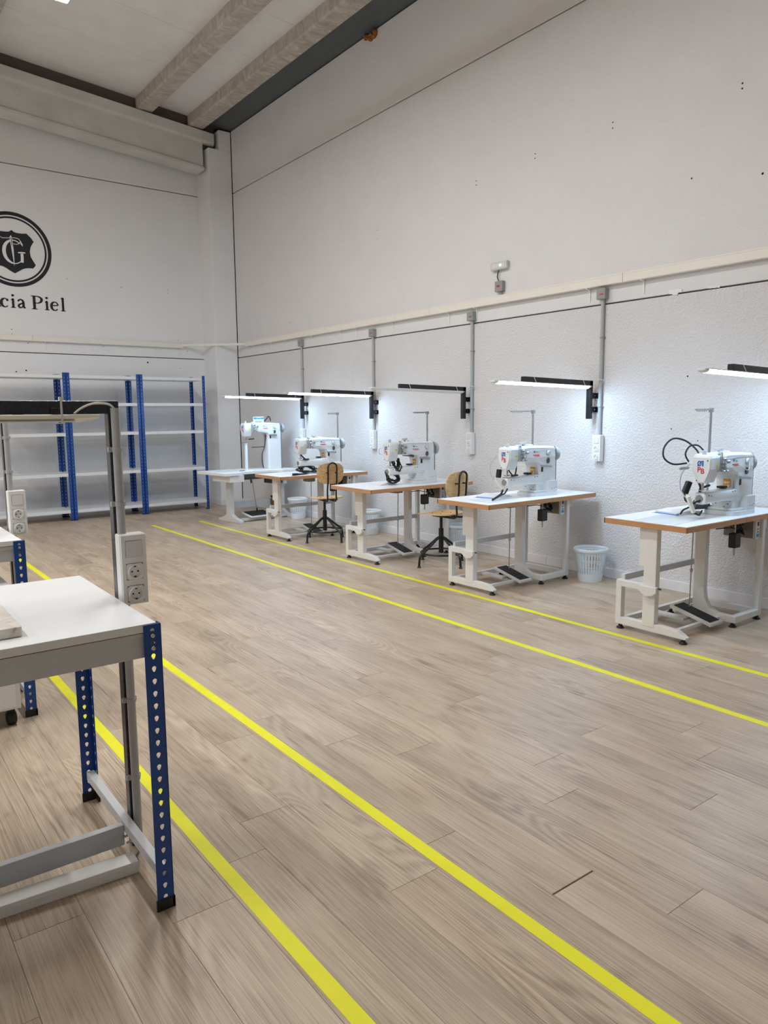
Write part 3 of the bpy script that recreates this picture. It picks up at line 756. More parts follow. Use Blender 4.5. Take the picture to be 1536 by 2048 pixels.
# cable trunking along the walls on brackets
def trunk(name, segs, label):
    t = thing(name, label, 'cable trunking', (0, 0, 0))
    for p, q in segs:
        b = MB().beam(p, q, .05, .07).build('duct', 'trunking', t, bevel=.004)
        p2, q2 = Vector(p), Vector(q)
        MB().beam(p2+Vector((0, 0, .035)), q2+Vector((0, 0, .035)), .054, .012).build('duct_lid', 'trunking', b, bevel=.002)
    return t
zc = 2.545
tk = trunk('wall_trunking', [((W-.03, a, zc), (W-.03, b, zc)) for a, b in ((YF, -2), (-2, 1.2), (1.2, 3.835), (3.838, 6.29), (6.293, 8.6), (8.603, 10.74))], 'cream cable trunking on brackets along the stucco wall')
for y in (1.2, 2.1, 3.666, 4.2, 5.6, 6.02, 7.0, 7.75, 8.1, 8.8, 9.5, 9.96, 10.5):
    MB().prism([(W-.055, 2.511), (W-.001, 2.511), (W-.001, 2.40), (W-.006, 2.40), (W-.012, 2.495), (W-.055, 2.503)], y-.006, y+.006, 'y').build('bracket', 'pvc_white', tk)
tk2 = trunk('wall_trunking', [((XL, DB-.03, zc), (-1, DB-.03, zc)), ((-1, DB-.03, zc), (2.45, DB-.03, zc)), ((2.453, DB-.03, zc), (4.67, DB-.03, zc))], 'cream cable trunking on brackets along the back wall above the shelving')
for x in (2.62, 3.42, 4.27, 4.63):
    MB().prism([(DB-.055, 2.511), (DB-.001, 2.511), (DB-.001, 2.40), (DB-.006, 2.40), (DB-.012, 2.495), (DB-.055, 2.503)], x-.006, x+.006, 'x').build('bracket', 'pvc_white', tk2)
tk3 = thing('wall_trunking', 'thin cream trunking crossing the corner in front of the column', 'cable trunking')
MB().beam((4.66, DB-.045, zc+.008), (W-.03, 10.74, zc+.005), .03, .035).build('duct', 'trunking', tk3, bevel=.002)

# ------------------------------------------------------------------ waste baskets
def basket_mesh():
    m = MB(); n = 64; H = .285
    prof = [(.100, 0), (.104, .03), (.1085, .07), (.1165, .125), (.1180, .132), (.1255, .185), (.1270, .192), (.1345, .245), (.137, .262)]
    slot = {2, 4, 6}
    for th in (0, -.0025):
        k0 = len(m.v)
        for r, z in prof: m.v += [((r+th)*math.cos(2*PI*i/n), (r+th)*math.sin(2*PI*i/n), z) for i in range(n)]
        for j in range(len(prof)-1):
            for i in range(n):
                if j in slot and i % 2 == 0: continue
                m.f.append((k0+j*n+i, k0+j*n+(i+1) % n, k0+(j+1)*n+(i+1) % n, k0+(j+1)*n+i))
    m.lathe([(0.0, .004), (.100, .004), (.100, 0), (0.0, 0)], n=28)
    return m
bk = None
for x, y, lb in ((5.205, 3.955, 'white slatted waste basket standing clear between two tables by the stucco wall'), (5.265, 5.68, 'white slatted waste basket behind the swivel chair under the unlit lamp'), (5.22, 7.24, 'white slatted waste basket showing between the legs of the table under the unlit lamp'), (5.235, 8.985, 'white slatted waste basket beside the foot of the all-white table')):
    if bk is None:
        bk = thing('waste_basket', lb, 'waste basket', (x, y, 0), 0, 'white waste baskets by the wall')
        basket_mesh().build('slatted_body', 'basket', bk, fix=False)
        MB().lathe([(.136, .258), (.146, .262), (.149, .274), (.146, .285), (.139, .287), (.135, .280), (.134, .262), (.136, .258)], n=56, caps=False).build('rim', 'basket', bk, smooth=True)
    else:
        c = copy_tree(bk); c.location = (x, y, 0); c['label'] = lb; c.rotation_euler.z = random.random()

# ------------------------------------------------------------------ swivel chairs
def chair(x, y, face, foot, label):
    """face = heading of the sitter, foot = turn of the four-legged base"""
    t = thing('swivel_chair', label, 'chair', (x, y, 0), 0, 'plywood swivel work chairs')
    for k in range(4):
        a = foot+PI/2*k; c, s = math.cos(a), math.sin(a)
        path = [(r*c, r*s, z) for r, z in ((.028, .262), (.06, .245), (.13, .195), (.20, .148), (.245, .122), (.262, .105), (.27, .08), (.275, .03), (.276, .012))]
        lg = MB().tube(smooth_path(path, 4), .0115, 10).build('leg', 'black_paint', t, smooth=True)
        MB().lathe([(.017, 0), (.019, .004), (.012, .014)], (.276*c, .276*s, 0), 12).build('foot_pad', 'black_plastic', lg, smooth=True)
    MB().tube(arc((0, 0), .195, 0, 2*PI*(1-1/40), 39, 'xy', .118), .009, 8, True).build('footrest_ring', 'black_paint', t, smooth=True)
    MB().cyl((0, 0, .115), (0, 0, .352), .024, 18).build('hub', 'black_paint', t, smooth=True)
    MB().cyl((0, 0, .34), (0, 0, .485), .0145, 14).build('spindle', 'black_paint', t, smooth=True)
    M = Matrix.Rotation(face-PI/2, 4, 'Z')
    MB().box(-.06, .06, -.11, .09, .478, .490).xf(M).build('seat_plate', 'black_paint', t, bevel=.003)
    MB().tube([(.03, .02, .472), (.16, -.02, .468)], .005, 8).xf(M).build('height_lever', 'black_paint', t)
    # seat: rounded panel dished in the middle, front edge lower and to a soft point
    out = []
    for i in range(40):
        a = 2*PI*i/40; ca, sa = math.cos(a), math.sin(a)
        rx, ry = .195, .195; e = .62
        out.append((rx*math.copysign(abs(ca)**e, ca), ry*math.copysign(abs(sa)**e, sa)))
    m = MB(); R = 5; th = .011
    def zs(u, v): return .492 + .010*((u/.195)**2) - .018*max(0, v/.195)**2 + .022*max(0, -v/.195-.45)**2
    for h in (th, 0):
        k0 = len(m.v); m.v.append((0, 0, zs(0, 0)+h))
        for k in range(1, R+1):
            for u, v in out: m.v.append((u*k/R, v*k/R, zs(u*k/R, v*k/R)+h))
        for i in range(40):
            j = (i+1) % 40; m.f.append((k0, k0+1+i, k0+1+j))
            for k in range(R-1): m.f.append((k0+1+k*40+i, k0+1+(k+1)*40+i, k0+1+(k+1)*40+j, k0+1+k*40+j))
    n1 = 1+R*40
    for i in range(40):
        j = (i+1) % 40; m.f.append((1+(R-1)*40+i, n1+1+(R-1)*40+i, n1+1+(R-1)*40+j, 1+(R-1)*40+j))
    st = m.xf(M).build('seat', 'ply', t, smooth=True)
    for u, v in ((-.07, .05), (.07, .05), (-.07, -.06), (.07, -.06)):
        MB().lathe([(0, .004), (.005, .0035), (.006, 0)], (M @ Vector((u, v, zs(u, v)+th))), 8).build('screw', 'gun', st)
    # backrest: rounded plywood, curved about a vertical axis
    m = MB(); nb = 44; cz = .79; hw, hh = .158, .118
    out = []
    for i in range(nb):
        a = 2*PI*i/nb; ca, sa = math.cos(a), math.sin(a); e = .66
        out.append((hw*math.copysign(abs(ca)**e, ca), hh*math.copysign(abs(sa)**e, sa)))
    def yb(u, v): return -.215 + .9*u*u - .10*v
    for h in (0, -.010):
        k0 = len(m.v); m.v.append((0, yb(0, 0)+h, cz))
        for k in range(1, R+1):
            for u, v in out: m.v.append((u*k/R, yb(u*k/R, v*k/R)+h, cz+v*k/R))
        for i in range(nb):
            j = (i+1) % nb; m.f.append((k0, k0+1+i, k0+1+j))
            for k in range(R-1): m.f.append((k0+1+k*nb+i, k0+1+(k+1)*nb+i, k0+1+(k+1)*nb+j, k0+1+k*nb+j))
    n1 = 1+R*nb
    for i in range(nb):
        j = (i+1) % nb; m.f.append((1+(R-1)*nb+i, n1+1+(R-1)*nb+i, n1+1+(R-1)*nb+j, 1+(R-1)*nb+j))
    br = m.xf(M).build('backrest', 'ply', t, smooth=True)
    # bent tube loop: under the seat, up behind and over
    s = .052; yk = -.262
    side = [(s, .06, .477), (s, -.10, .475), (s, -.19, .474), (s, -.225, .482), (s, -.242, .51), (s, -.238, .56), (s, -.243, .62), (s, yk, .70), (s, yk-.006, .80), (s, yk-.010, .86)]
    top = [(s*math.cos(a), yk-.012, .86+.052*math.sin(a)) for a in [math.radians(d) for d in (30, 60, 90, 120, 150)]]
    MB().tube(smooth_path(side+top+[(-u, v, w) for u, v, w in side[::-1]], 4), .0095, 10).xf(M).build('back_tube', 'black_paint', t, smooth=True)
    for u in (-s, s): MB().cyl((u, yk+.0, .80), (u, -.222, .80), .007, 10).xf(M).build('back_stud', 'black_paint', t)
    return t
chair(4.535, 7.178, math.radians(78), math.radians(9.5), 'plywood swivel chair on black tube base in front of the cable heap')
chair(4.66, 5.29, math.radians(97), math.radians(0), 'plywood swivel chair on black tube base at the table under the unlit lamp')

# ------------------------------------------------------------------ sewing tables
ZT = .75
def pad(parent, x, y):
    MB().lathe([(.024, 0), (.026, .006), (.014, .016), (.012, .032), (.0, .032)], (x, y, 0), 14).build('levelling_foot', 'black_plastic', parent, smooth=True)
def coil(c, r, turns, rad, seed, sx=1, sz=1, tilt=.3):
    rnd = random.Random(seed); pts = []
    for i in range(turns*12+1):
        a = 2*PI*i/12; rr = r*(1+rnd.uniform(-.42, .14)+.14*math.sin(i*.37))
        pts.append((c[0]+rr*math.cos(a)*sx, c[1]+rr*math.sin(a)*tilt+rnd.uniform(-.02, .02), c[2]+rr*math.sin(a)*sz))
    return MB().tube(smooth_path(pts, 3), rad, 6)
def sewing_table(x, y, rz, top, label, ribbed=False):
    t = thing('sewing_table', label, 'table', (x, y, 0), rz, 'beech-edged sewing tables')
    tx, ty, tw, td = top; zb = ZT-.038
    core = MB().box(tx, tx+tw, ty, ty+td, zb, ZT-.002).build('table_top', 'beech', t, bevel=.002)
    MB().box(tx+.003, tx+tw-.003, ty+.003, ty+td-.003, ZT-.003, ZT).build('laminate', 'white_lam', core)
    for cx, cy in ((tx, ty), (tx, ty+td)): MB().box(cx-.0006, cx+.006, cy-.0006 if cy == ty else cy-.006, cy+.006 if cy == ty else cy+.0006, zb, ZT-.003).build('edge_end', 'brass' if cy == ty else 'black_plastic', core)
    MB().box(tx+tw*.56, tx+tw*.56+.0015, ty-.0006, ty+.002, zb, ZT-.003).build('edge_seam', 'dark_grey', core)
    M = 'white_metal'
    # left leg: wide post on a bevelled foot with a loop frame at the rear
    prof = [(-.025, .032), (.49, .032), (.49, .082), (.33, .082), (.16, .086), (.03, .078), (-.028, .044)]
    lg = MB().prism(prof, -.022, .022, 'x').build('leg', M, t, bevel=.003)
    MB().box(-.024, .024, .195, .285, .06, zb).build('post', M, lg, bevel=.004)
    MB().box(-.02, .02, .284, .325, .45, zb).build('post_sleeve', M, lg, bevel=.003)
    MB().box(-.022, .022, .448, .49, .08, .335).build('loop_upright', M, lg, bevel=.003)
    MB().box(-.022, .022, .285, .45, .292, .335).build('loop_bar', M, lg, bevel=.003)
    k = MB().prism([(.17, .335), (.30, .335), (.30, .30), (.25, .265), (.20, .275), (.17, .30)], -.055, -.024, 'x').build('height_clamp', M, lg, bevel=.004)
    MB().beam((-.03, .195, .328), (-.03, .15, .325), .008, .010).build('clamp_lever', 'dark_grey', lg)
    for yy in (0, .462): pad(lg, 0, yy)
    # middle leg, sweeping forward into its foot
    prof = [(.285, zb), (.285, .032), (-.025, .032), (-.025, .078), (.10, .078), (.16, .10), (.195, .16), (.205, .22), (.205, zb)]
    ml = MB().prism(prof, .578, .622, 'x').build('leg', M, t, bevel=.003)
    pad(ml, .6, 0); pad(ml, .6, .462)
    # right frame
    rg = MB().box(.898, .942, -.02, .48, .032, .076).build('leg', M, t, bevel=.003)
    for yy in (0, .462):
        MB().box(.902, .938, yy-.02, yy+.02, .07, zb).build('post', M, rg, bevel=.003); pad(rg, .92, yy)
    MB().box(.94, .985, -.005, .035, zb-.075, zb).build('top_bracket', 'panel_grey', rg, bevel=.002)
    MB().box(.62, .90, -.022, .022, .033, .076).build('front_floor_bar', M, t, bevel=.003)
    MB().box(.02, .90, .445, .48, .034, .074).build('rear_floor_bar', M, t, bevel=.003)
    MB().box(.02, .905, .452, .480, .325, .368).build('stretcher', 'rail_grey', t, bevel=.003)
    MB().box(.02, .58, .085, .115, .034, .056).build('pedal_bar', M, t, bevel=.002)
    MB().box(.33, .40, .20, .45, .045, .062).build('pedal_bracket', M, t, bevel=.002)
    # treadle pedal
    P = Matrix.Translation((.43, .17, .085)) @ Matrix.Rotation(math.radians(14), 4, 'X')
    pd = MB().box(-.075, .075, -.155, .155, -.012, .010).xf(P).build('pedal', M, t, bevel=.003)
    MB().box(-.058, .058, -.135, .135, .010, .0135).xf(P).build('rubber_mat', 'rubber_black', pd)
    MB().box(-.02, .02, -.05, .03, -.055, -.012).xf(P).build('pedal_hinge', 'steel', pd)
    rd = MB().cyl((.455, .235, .115), (.462, .235, zb), .0045, 8).build('pedal_rod', 'steel', t, smooth=True)
    MB().lathe([(.008, .36), (.011, .365), (.011, .38), (.008, .385)], (.458, .235, 0), 10).build('rod_clamp', 'steel', rd, smooth=True)
    MB().box(.40, .50, .20, .32, zb-.065, zb).build('pedal_sensor', 'box_grey', t, bevel=.006)
    # control box with light side panel
    cbx = MB().box(.837, .885, .015, .225, zb-.135, zb-.002).build('control_box', 'box_grey', t, bevel=.003)
    if True:
        for k in range(11): MB().box(.8355, .838, .02, .22, zb-.13+k*.0115, zb-.125+k*.0115).build('rib', 'box_grey', cbx)
    pn = MB().box(.833, .890, -.004, .016, zb-.140, zb-.002).build('control_panel', 'panel_grey', t, bevel=.003)
    MB().box(.852, .872, -.0055, -.003, zb-.045, zb-.018).build('power_switch', 'black_plastic', pn)
    for zz in (.065, .085): MB().box(.850, .872, -.005, -.003, zb-zz-.006, zb-zz).build('port', 'dark_grey', pn)
    MB().box(.846, .876, -.005, -.003, zb-.122, zb-.10).build('blue_label', 'blue_print', pn)
    coil((.78, .10, zb-.06), .038, 4, .0045, int(y*100), .9, 1.1, .8).build('cable_loops', 'black_plastic', t, smooth=True)
    MB().tube(smooth_path([(.78, .06, zb-.03), (.68, .05, zb-.055), (.60, .06, zb-.04), (.54, .12, zb-.05)], 6), .004, 6).build('cable', 'black_plastic', t, smooth=True)
    # black knee-switch box on its rod
    MB().cyl((.66, .05, zb-.235), (.66, .05, zb), .006, 8).build('switch_rod', 'steel', t)
    MB().box(.622, .698, .025, .075, zb-.18, zb-.08).build('knee_switch', 'black_plastic', t, bevel=.006)
    return t
TB = [(4.19, 2.462, 0, (-.065, -.03, 1.275, .60), 'beech-edged sewing table farthest from the blue shelving'),
      (4.166, 4.108, math.radians(1.4), (-.165, -.112, 1.345, .585), 'beech-edged sewing table second farthest from the blue shelving'),
      (4.169, 5.668, math.radians(1.5), (-.185, -.155, 1.33, .66), 'beech-edged sewing table under the unlit wall lamp'),
      (4.17, 7.385, math.radians(.4), (-.11, -.035, 1.22, .62), 'beech-edged sewing table with the heap of black cable on it')]
for a in TB: sewing_table(*a)

# all-white table in the corner, with a cut-away front
t1 = thing('sewing_table', 'all-white sewing table with cut-away front beside the corner column', 'table', (4.38, 9.05, 0), math.radians(7))
Z1 = .69
poly = [(-.285, -.11), (-.08, -.11), (-.03, -.07), (.03, -.02), (.10, .0), (.52, .0), (.60, -.03), (.64, -.10), (.90, -.10), (.96, .09), (.96, .60), (-.285, .60)]
MB().prism(poly, Z1-.035, Z1, 'z').build('table_top', 'white_lam', t1, bevel=.002)
dw = MB().box(-.20, .02, -.085, .35, Z1-.125, Z1-.035).build('drawer', 'white_metal', t1, bevel=.003)
for sx, lbx in ((0, 0), (.85, 1)):
    lg = MB().prism([(-.03, 0), (.52, 0), (.52, .03), (.40, .055), (.31, .10), (.30, Z1-.035), (.20, Z1-.035), (.19, .10), (.10, .06), (-.03, .028)], sx-.028, sx+.028, 'x').build('leg', 'rail_grey', t1, bevel=.003)
    MB().lathe([(.006, sx-.032), (.006, sx-.028)], (0, .25, Z1-.12), 8, 'x').build('leg_bolt', 'chrome', lg)
MB().box(.02, .84, .30, .33, .165, .255).build('stretcher', 'rail_grey', t1, bevel=.002)
MB().box(.02, .84, .06, .11, .012, .045).build('floor_bar', 'rail_grey', t1, bevel=.002)
MB().prism([(.02, Z1-.035), (.34, Z1-.035), (.34, Z1-.08), (.29, Z1-.115), (.06, Z1-.115), (.02, Z1-.08)], .09, .62, 'x').build('oil_pan', 'dark_grey', t1, bevel=.004)
cb1 = MB().box(.60, .78, .10, .30, Z1-.20, Z1-.036).build('control_box', 'dark_grey', t1, bevel=.003)
MB().box(.782, .84, .08, .30, Z1-.215, Z1-.036).build('control_panel', 'panel_grey', t1, bevel=.003)
P = Matrix.Translation((.36, .13, .085)) @ Matrix.Rotation(math.radians(10), 4, 'X')
pd = MB().box(-.19, .19, -.13, .13, -.012, .008).xf(P).build('pedal', 'white_metal', t1, bevel=.004)
MB().box(-.165, .165, -.11, .11, .008, .012).xf(P).build('rubber_mat', 'rubber_black', pd)
rd = MB().cyl((.40, .20, .11), (.31, .17, Z1-.11), .006, 8).build('pedal_rod', 'steel', t1)
for z, dx in ((.125, .0), (.53, -.085)): MB().cyl((.40+dx, .197, z-.02), (.395+dx, .195, z+.03), .010, 8).build('rod_joint', 'black_plastic', rd)
vl = MB().box(.70, .76, .26, .295, .17, .25).lathe([(.022, .11), (.022, .17)], (.73, .275, 0), 12).build('air_valve', 'brass', t1)
MB().box(.715, .765, .235, .265, .25, .285).lathe([(.02, .285), (.016, .31)], (.77, .27, 0), 10).lathe([(.018, .27), (.018, .30)], (.71, .27, 0), 10).build('valve_knob', 'black_plastic', vl)
MB().tube(smooth_path([(.77, .27, .30), (.74, .25, .42), (.72, .25, .55), (.75, .25, .60), (.78, .25, .55), (.76, .25, .50), (.74, .25, Z1-.04)], 6), .004, 6).build('cable', 'black_plastic', t1, smooth=True)

# ------------------------------------------------------------------ sewing machines
LOGO = {}
def logo_meshes():
    # blue mark: a barred ring joined to an upright; red monogram of two letters
    mb = MB(); n = 24
    o_ = [(.0115*math.cos(2*PI*i/n), .0135*math.sin(2*PI*i/n)) for i in range(n)]; i_ = [(u*.55, v*.6) for u, v in o_]
    vs = [(u-.006, 0, v) for u, v in o_]+[(u-.006, 0, v) for u, v in i_]
    fs = [(i, (i+1) % n, n+(i+1) % n, n+i) for i in range(n)]
    mb.add(vs, fs)
    mb.add([(-.019, 0, -.0145), (-.015, 0, -.0155), (.008, 0, .012), (.004, 0, .0135)], [(0, 1, 2, 3)])
    mb.add([(.008, 0, -.0135), (.015, 0, -.0135), (.015, 0, .0135), (.004, 0, .0135), (.002, 0, .009), (.008, 0, .009)], [(0, 1, 2, 3, 4, 5)])
    me = bpy.data.meshes.new('blue_mark'); me.from_pydata(mb.v, [], mb.f); LOGO['blue'] = me
    LOGO['P'] = text_mesh('P', .046, .0003); LOGO['B'] = text_mesh('B', .046, .0003)
    LOGO['M'] = text_mesh('M', .022, .0002)
logo_meshes()
def upper(t, dz, post=False):
    """arm, head and column shared by all machines; origin = front right corner of the bed"""
    G = 'machine'
    z0 = dz
    arm = MB().loft([[(x, y, z+z0) for y, z in sec] for x, sec in (
        (-.50, [(.035, .300), (.165, .300), (.172, .33), (.170, .405), (.155, .424), (.045, .424), (.030, .410), (.026, .33)]),
        (-.30, [(.030, .296), (.170, .296), (.178, .33), (.175, .405), (.155, .426), (.045, .426), (.026, .412), (.022, .33)]),
        (-.18, [(.026, .270), (.172, .270), (.180, .33), (.178, .405), (.158, .424), (.045, .424), (.024, .410), (.020, .33)]),
        (-.012, [(.026, .27), (.172, .27), (.180, .33), (.178, .395), (.158, .414), (.045, .414), (.024, .40), (.020, .33)]))]).build('arm', G, t, bevel=.004)
    zb = 0 if post else .125
    def cs(x0, x1, z): return [(x0, .045, z), (x0+.02, .024, z), (x1, .024, z), (x1, .178, z), (x0, .178, z)]
    MB().loft([cs(-.205 if post else -.190, -.004, zb), cs(-.205 if post else -.205, -.004, z0+.24), cs(-.235, -.004, z0+.302)]).build('column', G, t, bevel=.004)
    MB().box(-.2065 if post else -.2045, -.2035, .055, .165, zb+.04 if post else .145, z0+.265).build('column_inset', 'machine', t) if not post else None
    cover = MB().prism([(.03, zb), (.17, zb), (.17, z0+.39), (.155, z0+.412), (.045, z0+.412), (.03, z0+.39)], -.003, .014, 'x').build('end_cover', 'machine_grey', t, bevel=.003)
    wh = MB().lathe([(.0, .014), (.034, .014), (.034, .034), (.055, .040), (.062, .050), (.062, .072), (.052, .082), (.02, .086), (.0, .086)], (0, .10, z0+.345), 28, 'x').build('handwheel', 'pvc_grey', t, smooth=True)
    prof = [(.004, .40), (.014, .42), (.155, .42), (.168, .405), (.172, .33), (.150, .29), (.128, .245), (.115, .236), (.055, .236), (.042, .245), (.015, .30), (.004, .33)]
    hd = MB().prism([(y*.82+.004, z+z0) for y, z in prof], -.575, -.475, 'x').build('head', G, t, bevel=.007)
    inn = [(.012, .395), (.020, .408), (.150, .408), (.160, .395), (.164, .335), (.143, .293), (.122, .25), (.112, .243), (.058, .243), (.049, .25), (.022, .303), (.012, .333)]
    fp = MB().prism([(y*.82+.004, z+z0) for y, z in inn], -.583, -.573, 'x').build('faceplate', G, t, bevel=.004)
    for y, z in ((.03, .385), (.10, .255)): MB().lathe([(.004, -.586), (.004, -.582)], (0, y, z+z0), 8, 'x').build('faceplate_screw', 'gun', fp)
    # marks face -x : local (u right seen from outside = -y)
    def place(me, nm, m, y, z, rot_text):
        o = link(nm, me.copy(), m, t)
        R = Matrix(((0, 0, -1, 0), (-1, 0, 0, 0), (0, 1, 0, 0), (0, 0, 0, 1))) if rot_text else Matrix(((0, 1, 0, 0), (-1, 0, 0, 0), (0, 0, 1, 0), (0, 0, 0, 1)))
        o.matrix_local = Matrix.Translation((-.5838, y, z)) @ R
        return o
    place(LOGO['blue'], 'blue_mark', 'logo_blue', .077, z0+.365, False).scale *= 1.3
    place(LOGO['P'], 'red_letter', 'logo_red', .087, z0+.324, True); place(LOGO['B'], 'red_letter', 'logo_red', .063, z0+.315, True)
    MB().box(-.52, -.50, .0025, .005, z0+.34, z0+.356).build('yellow_sticker', 'sticker_yellow', hd)
    # needle bar and presser foot
    MB().cyl((-.53, .085, z0+.24), (-.53, .085, z0+.185), .006, 8).build('needle_bar', 'chrome', t, smooth=True)
    MB().cyl((-.515, .10, z0+.24), (-.512, .10, z0+.19), .006, 8).beam((-.55, .09, z0+.188), (-.50, .09, z0+.190), .02, .006).build('presser_foot', 'chrome', t)
    MB().cyl((-.535, .085, z0+.19), (-.535, .085, z0+.165), .0015, 6).build('needle', 'chrome', t)
    # tension plate with dials and thread take-up guard
    tp = MB().box(-.462, -.365, .018, .028, z0+.305, z0+.405).build('tension_plate', 'panel_grey', t, bevel=.002)
    for x, z, r in ((-.43, .390, .011), (-.385, .372, .012), (-.435, .362, .014), (-.425, .333, .014), (-.44, .312, .009), (-.40, .312, .008)):
        MB().lathe([(r*.55, .02), (r*.55, .006), (r, .004), (r, -.006), (r*.6, -.012), (0, -.013)], (x, 0, z+z0), 14, 'y').build('tension_dial', 'steel', tp, smooth=True)
    gd = smooth_path([(-.487, .012, z0+.31), (-.488, -.002, z0+.33), (-.488, -.004, z0+.41), (-.478, .0, z0+.432), (-.466, -.002, z0+.42), (-.465, .0, z0+.34), (-.468, .014, z0+.315)], 5)
    MB().tube(gd, .0035, 7).build('takeup_guard', 'steel', t, smooth=True)
    # controls on the column
    dl = MB().lathe([(.021, .022), (.021, .012), (.017, .006), (0, .005)], (-.105, 0, z0+.362), 20, 'y').build('dial', 'panel_grey', t, smooth=True)
    MB().lathe([(.024, .0235), (.024, .018), (.02, .018)], (-.105, 0, z0+.362), 20, 'y').build('dial_ring', 'steel', dl)
    MB().prism(ellpoly(-.105, z0+.298, .017, .024), .014, .024, 'y').build('control_knob', 'dark_grey', t, bevel=.002)
    lv = MB().tube([(-.20, .012, z0+.258), (-.13, .004, z0+.256), (-.085, .004, z0+.250)], [.010, .012, .013], 10).build('lever', 'steel', t, smooth=True)
    MB().box(-.185, -.165, .021, .026, z0+.205, z0+.245).build('lever_slot', 'black_plastic', t)
    o = link('blue_letter', LOGO['M'].copy(), 'logo_blue', t); o.matrix_local = Matrix.Translation((-.275, .0215, z0+.375)) @ Matrix.Rotation(PI/2, 4, 'X')
    MB().box(-.258, -.225, .0208, .0218, z0+.368, z0+.376).build('blue_script', 'pvc_grey', t)
    MB().box(-.29, -.215, .0208, .0218, z0+.344, z0+.351).box(-.27, -.20, .0208, .0218, z0+.336, z0+.340).build('red_script', 'logo_red', t)
    st = MB().box(-.2068, -.2055, .075, .125, z0+.185, z0+.25).build('warning_sticker', 'sticker', t)
    MB().box(-.2072, -.2066, .08, .12, z0+.212, z0+.226).box(-.2072, -.2066, .08, .096, z0+.19, z0+.205).build('sticker_print', 'sticker_white', st)
    # knobs on top
    MB().lathe([(.014, .415), (.014, .445), (.012, .448), (0, .448)], (-.53, .085, z0), 14).build('pressure_knob', 'pvc_grey', t, smooth=True)
    MB().lathe([(.010, .42), (.010, .436), (.026, .438), (.028, .452), (.026, .456), (0, .457)], (-.33, .10, z0), 20).build('bobbin_winder', 'pvc_grey', t, smooth=True)
    MB().prism(rrect(-.285, -.235, .07, .12, .01), z0+.424, z0+.436, 'z').build('top_plate', 'machine', t, bevel=.003)
    MB().box(-.46, -.42, .03, .06, z0+.42, z0+.436).build('thread_guide', 'machine', t, bevel=.003)
    MB().box(-.40, -.015, .0192, .0212, z0+.402, z0+.4035).build('cover_line', 'machine_grey', t)
def ellpoly(cx, cz, rx, rz, n=20): return [(cx+rx*math.cos(2*PI*i/n), cz+rz*math.sin(2*PI*i/n)) for i in range(n)]
def cyl_machine(x, y, label, rz=0):
    t = thing('sewing_machine', label, 'sewing machine', (x, y, ZT), rz, 'cylinder-arm sewing machines')
    G = 'machine'
    bp = [(-.255, .02), (-.20, 0), (-.004, 0), (.0, .004), (.0, .215), (-.27, .215), (-.28, .20), (-.278, .05)]
    MB().prism(bp, 0, .030, 'z').build('bed_plate', G, t, bevel=.006)
    MB().prism([(u*.98-.001, v*.97+.004) for u, v in bp], 0, .004, 'z').build('bed_gasket', 'dark_grey', t)
    MB().prism([(-.25, .03), (-.10, .012), (-.10, .205), (-.26, .205)], .028, .048, 'z').build('bed_step', G, t, bevel=.008)
    nk = MB().box(-.225, -.09, .04, .19, .04, .11).build('bed_neck', 'machine', t, bevel=.006)
    for yy, zz in ((.06, .095), (.08, .095), (.075, .075), (.16, .075), (.10, .055)): MB().lathe([(.004, -.227), (.004, -.2245)], (0, yy, zz), 8, 'x').build('screw', 'gun', nk)
    bb = MB().prism([(-.11, .002), (-.002, .002), (.002, .006), (.002, .21), (-.15, .21), (-.15, .05)], .028, .128, 'z').build('bed_block', G, t, bevel=.008)
    for xx, zz in ((-.07, .06), (-.04, .06), (-.02, .068)): MB().lathe([(.003, .0), (.003, .003)], (xx, 0, zz), 8, 'y').build('screw', 'gun', bb)
    def ring(x, y0, y1, z0, z1, k=.35):
        cy, cz, hy, hz = (y0+y1)/2, (z0+z1)/2, (y1-y0)/2, (z1-z0)/2; out = []
        for i in range(20):
            a = 2*PI*i/20; c, s = math.cos(a), math.sin(a); e = .55
            out.append((x, cy+hy*math.copysign(abs(c)**e, c), cz+hz*math.copysign(abs(s)**e, s)))
        return out
    ca = MB().loft([ring(-.560, .065, .115, .108, .158), ring(-.553, .05, .125, .096, .168), ring(-.50, .045, .13, .096, .172), ring(-.30, .04, .15, .10, .182), ring(-.16, .03, .17, .088, .188), ring(-.10, .03, .18, .06, .188)]).build('cylinder_arm', G, t, smooth=True)
    MB().box(-.545, -.43, .06, .12, .166, .1735).build('needle_plate', 'steel', ca, bevel=.002)
    MB().lathe([(.024, -.564), (.028, -.558)], (0, .09, .133), 18, 'x').build('arm_end_cap', 'steel', ca)
    for xx, zz in ((-.52, .155), (-.49, .15), (-.25, .165), (-.22, .167)): MB().lathe([(.004, .047 if xx < -.4 else .034), (.004, .044 if xx < -.4 else .031)], (xx, 0, zz), 8, 'y').build('screw', 'gun', ca)
    upper(t, 0)
    MB().box(-.30, -.25, .07, .12, .186, .200).build('side_guide', 'black_plastic', t, bevel=.003)
    return t
def cable(t, pts, r, m='black_plastic', nm='cable', n=6): return MB().tube(smooth_path(pts, n), r, 8).build(nm, m, t, smooth=True)
S5 = cyl_machine(5.06, 2.49, 'white cylinder-arm sewing machine with black cable looped above its head')
cable(S5, [(-.50, .13, .40), (-.47, .18, .45), (-.50, .24, .505), (-.58, .28, .52), (-.66, .29, .47), (-.68, .28, .40), (-.62, .25, .355), (-.54, .20, .36)], .006)
cable(S5, [(-.46, .12, .43), (-.48, .16, .475), (-.53, .19, .47), (-.56, .20, .42), (-.55, .18, .37)], .0055)
cable(S5, [(-.585, .15, .36), (-.63, .18, .29), (-.65, .17, .20), (-.645, .12, .13)], .0035, 'pvc_grey')
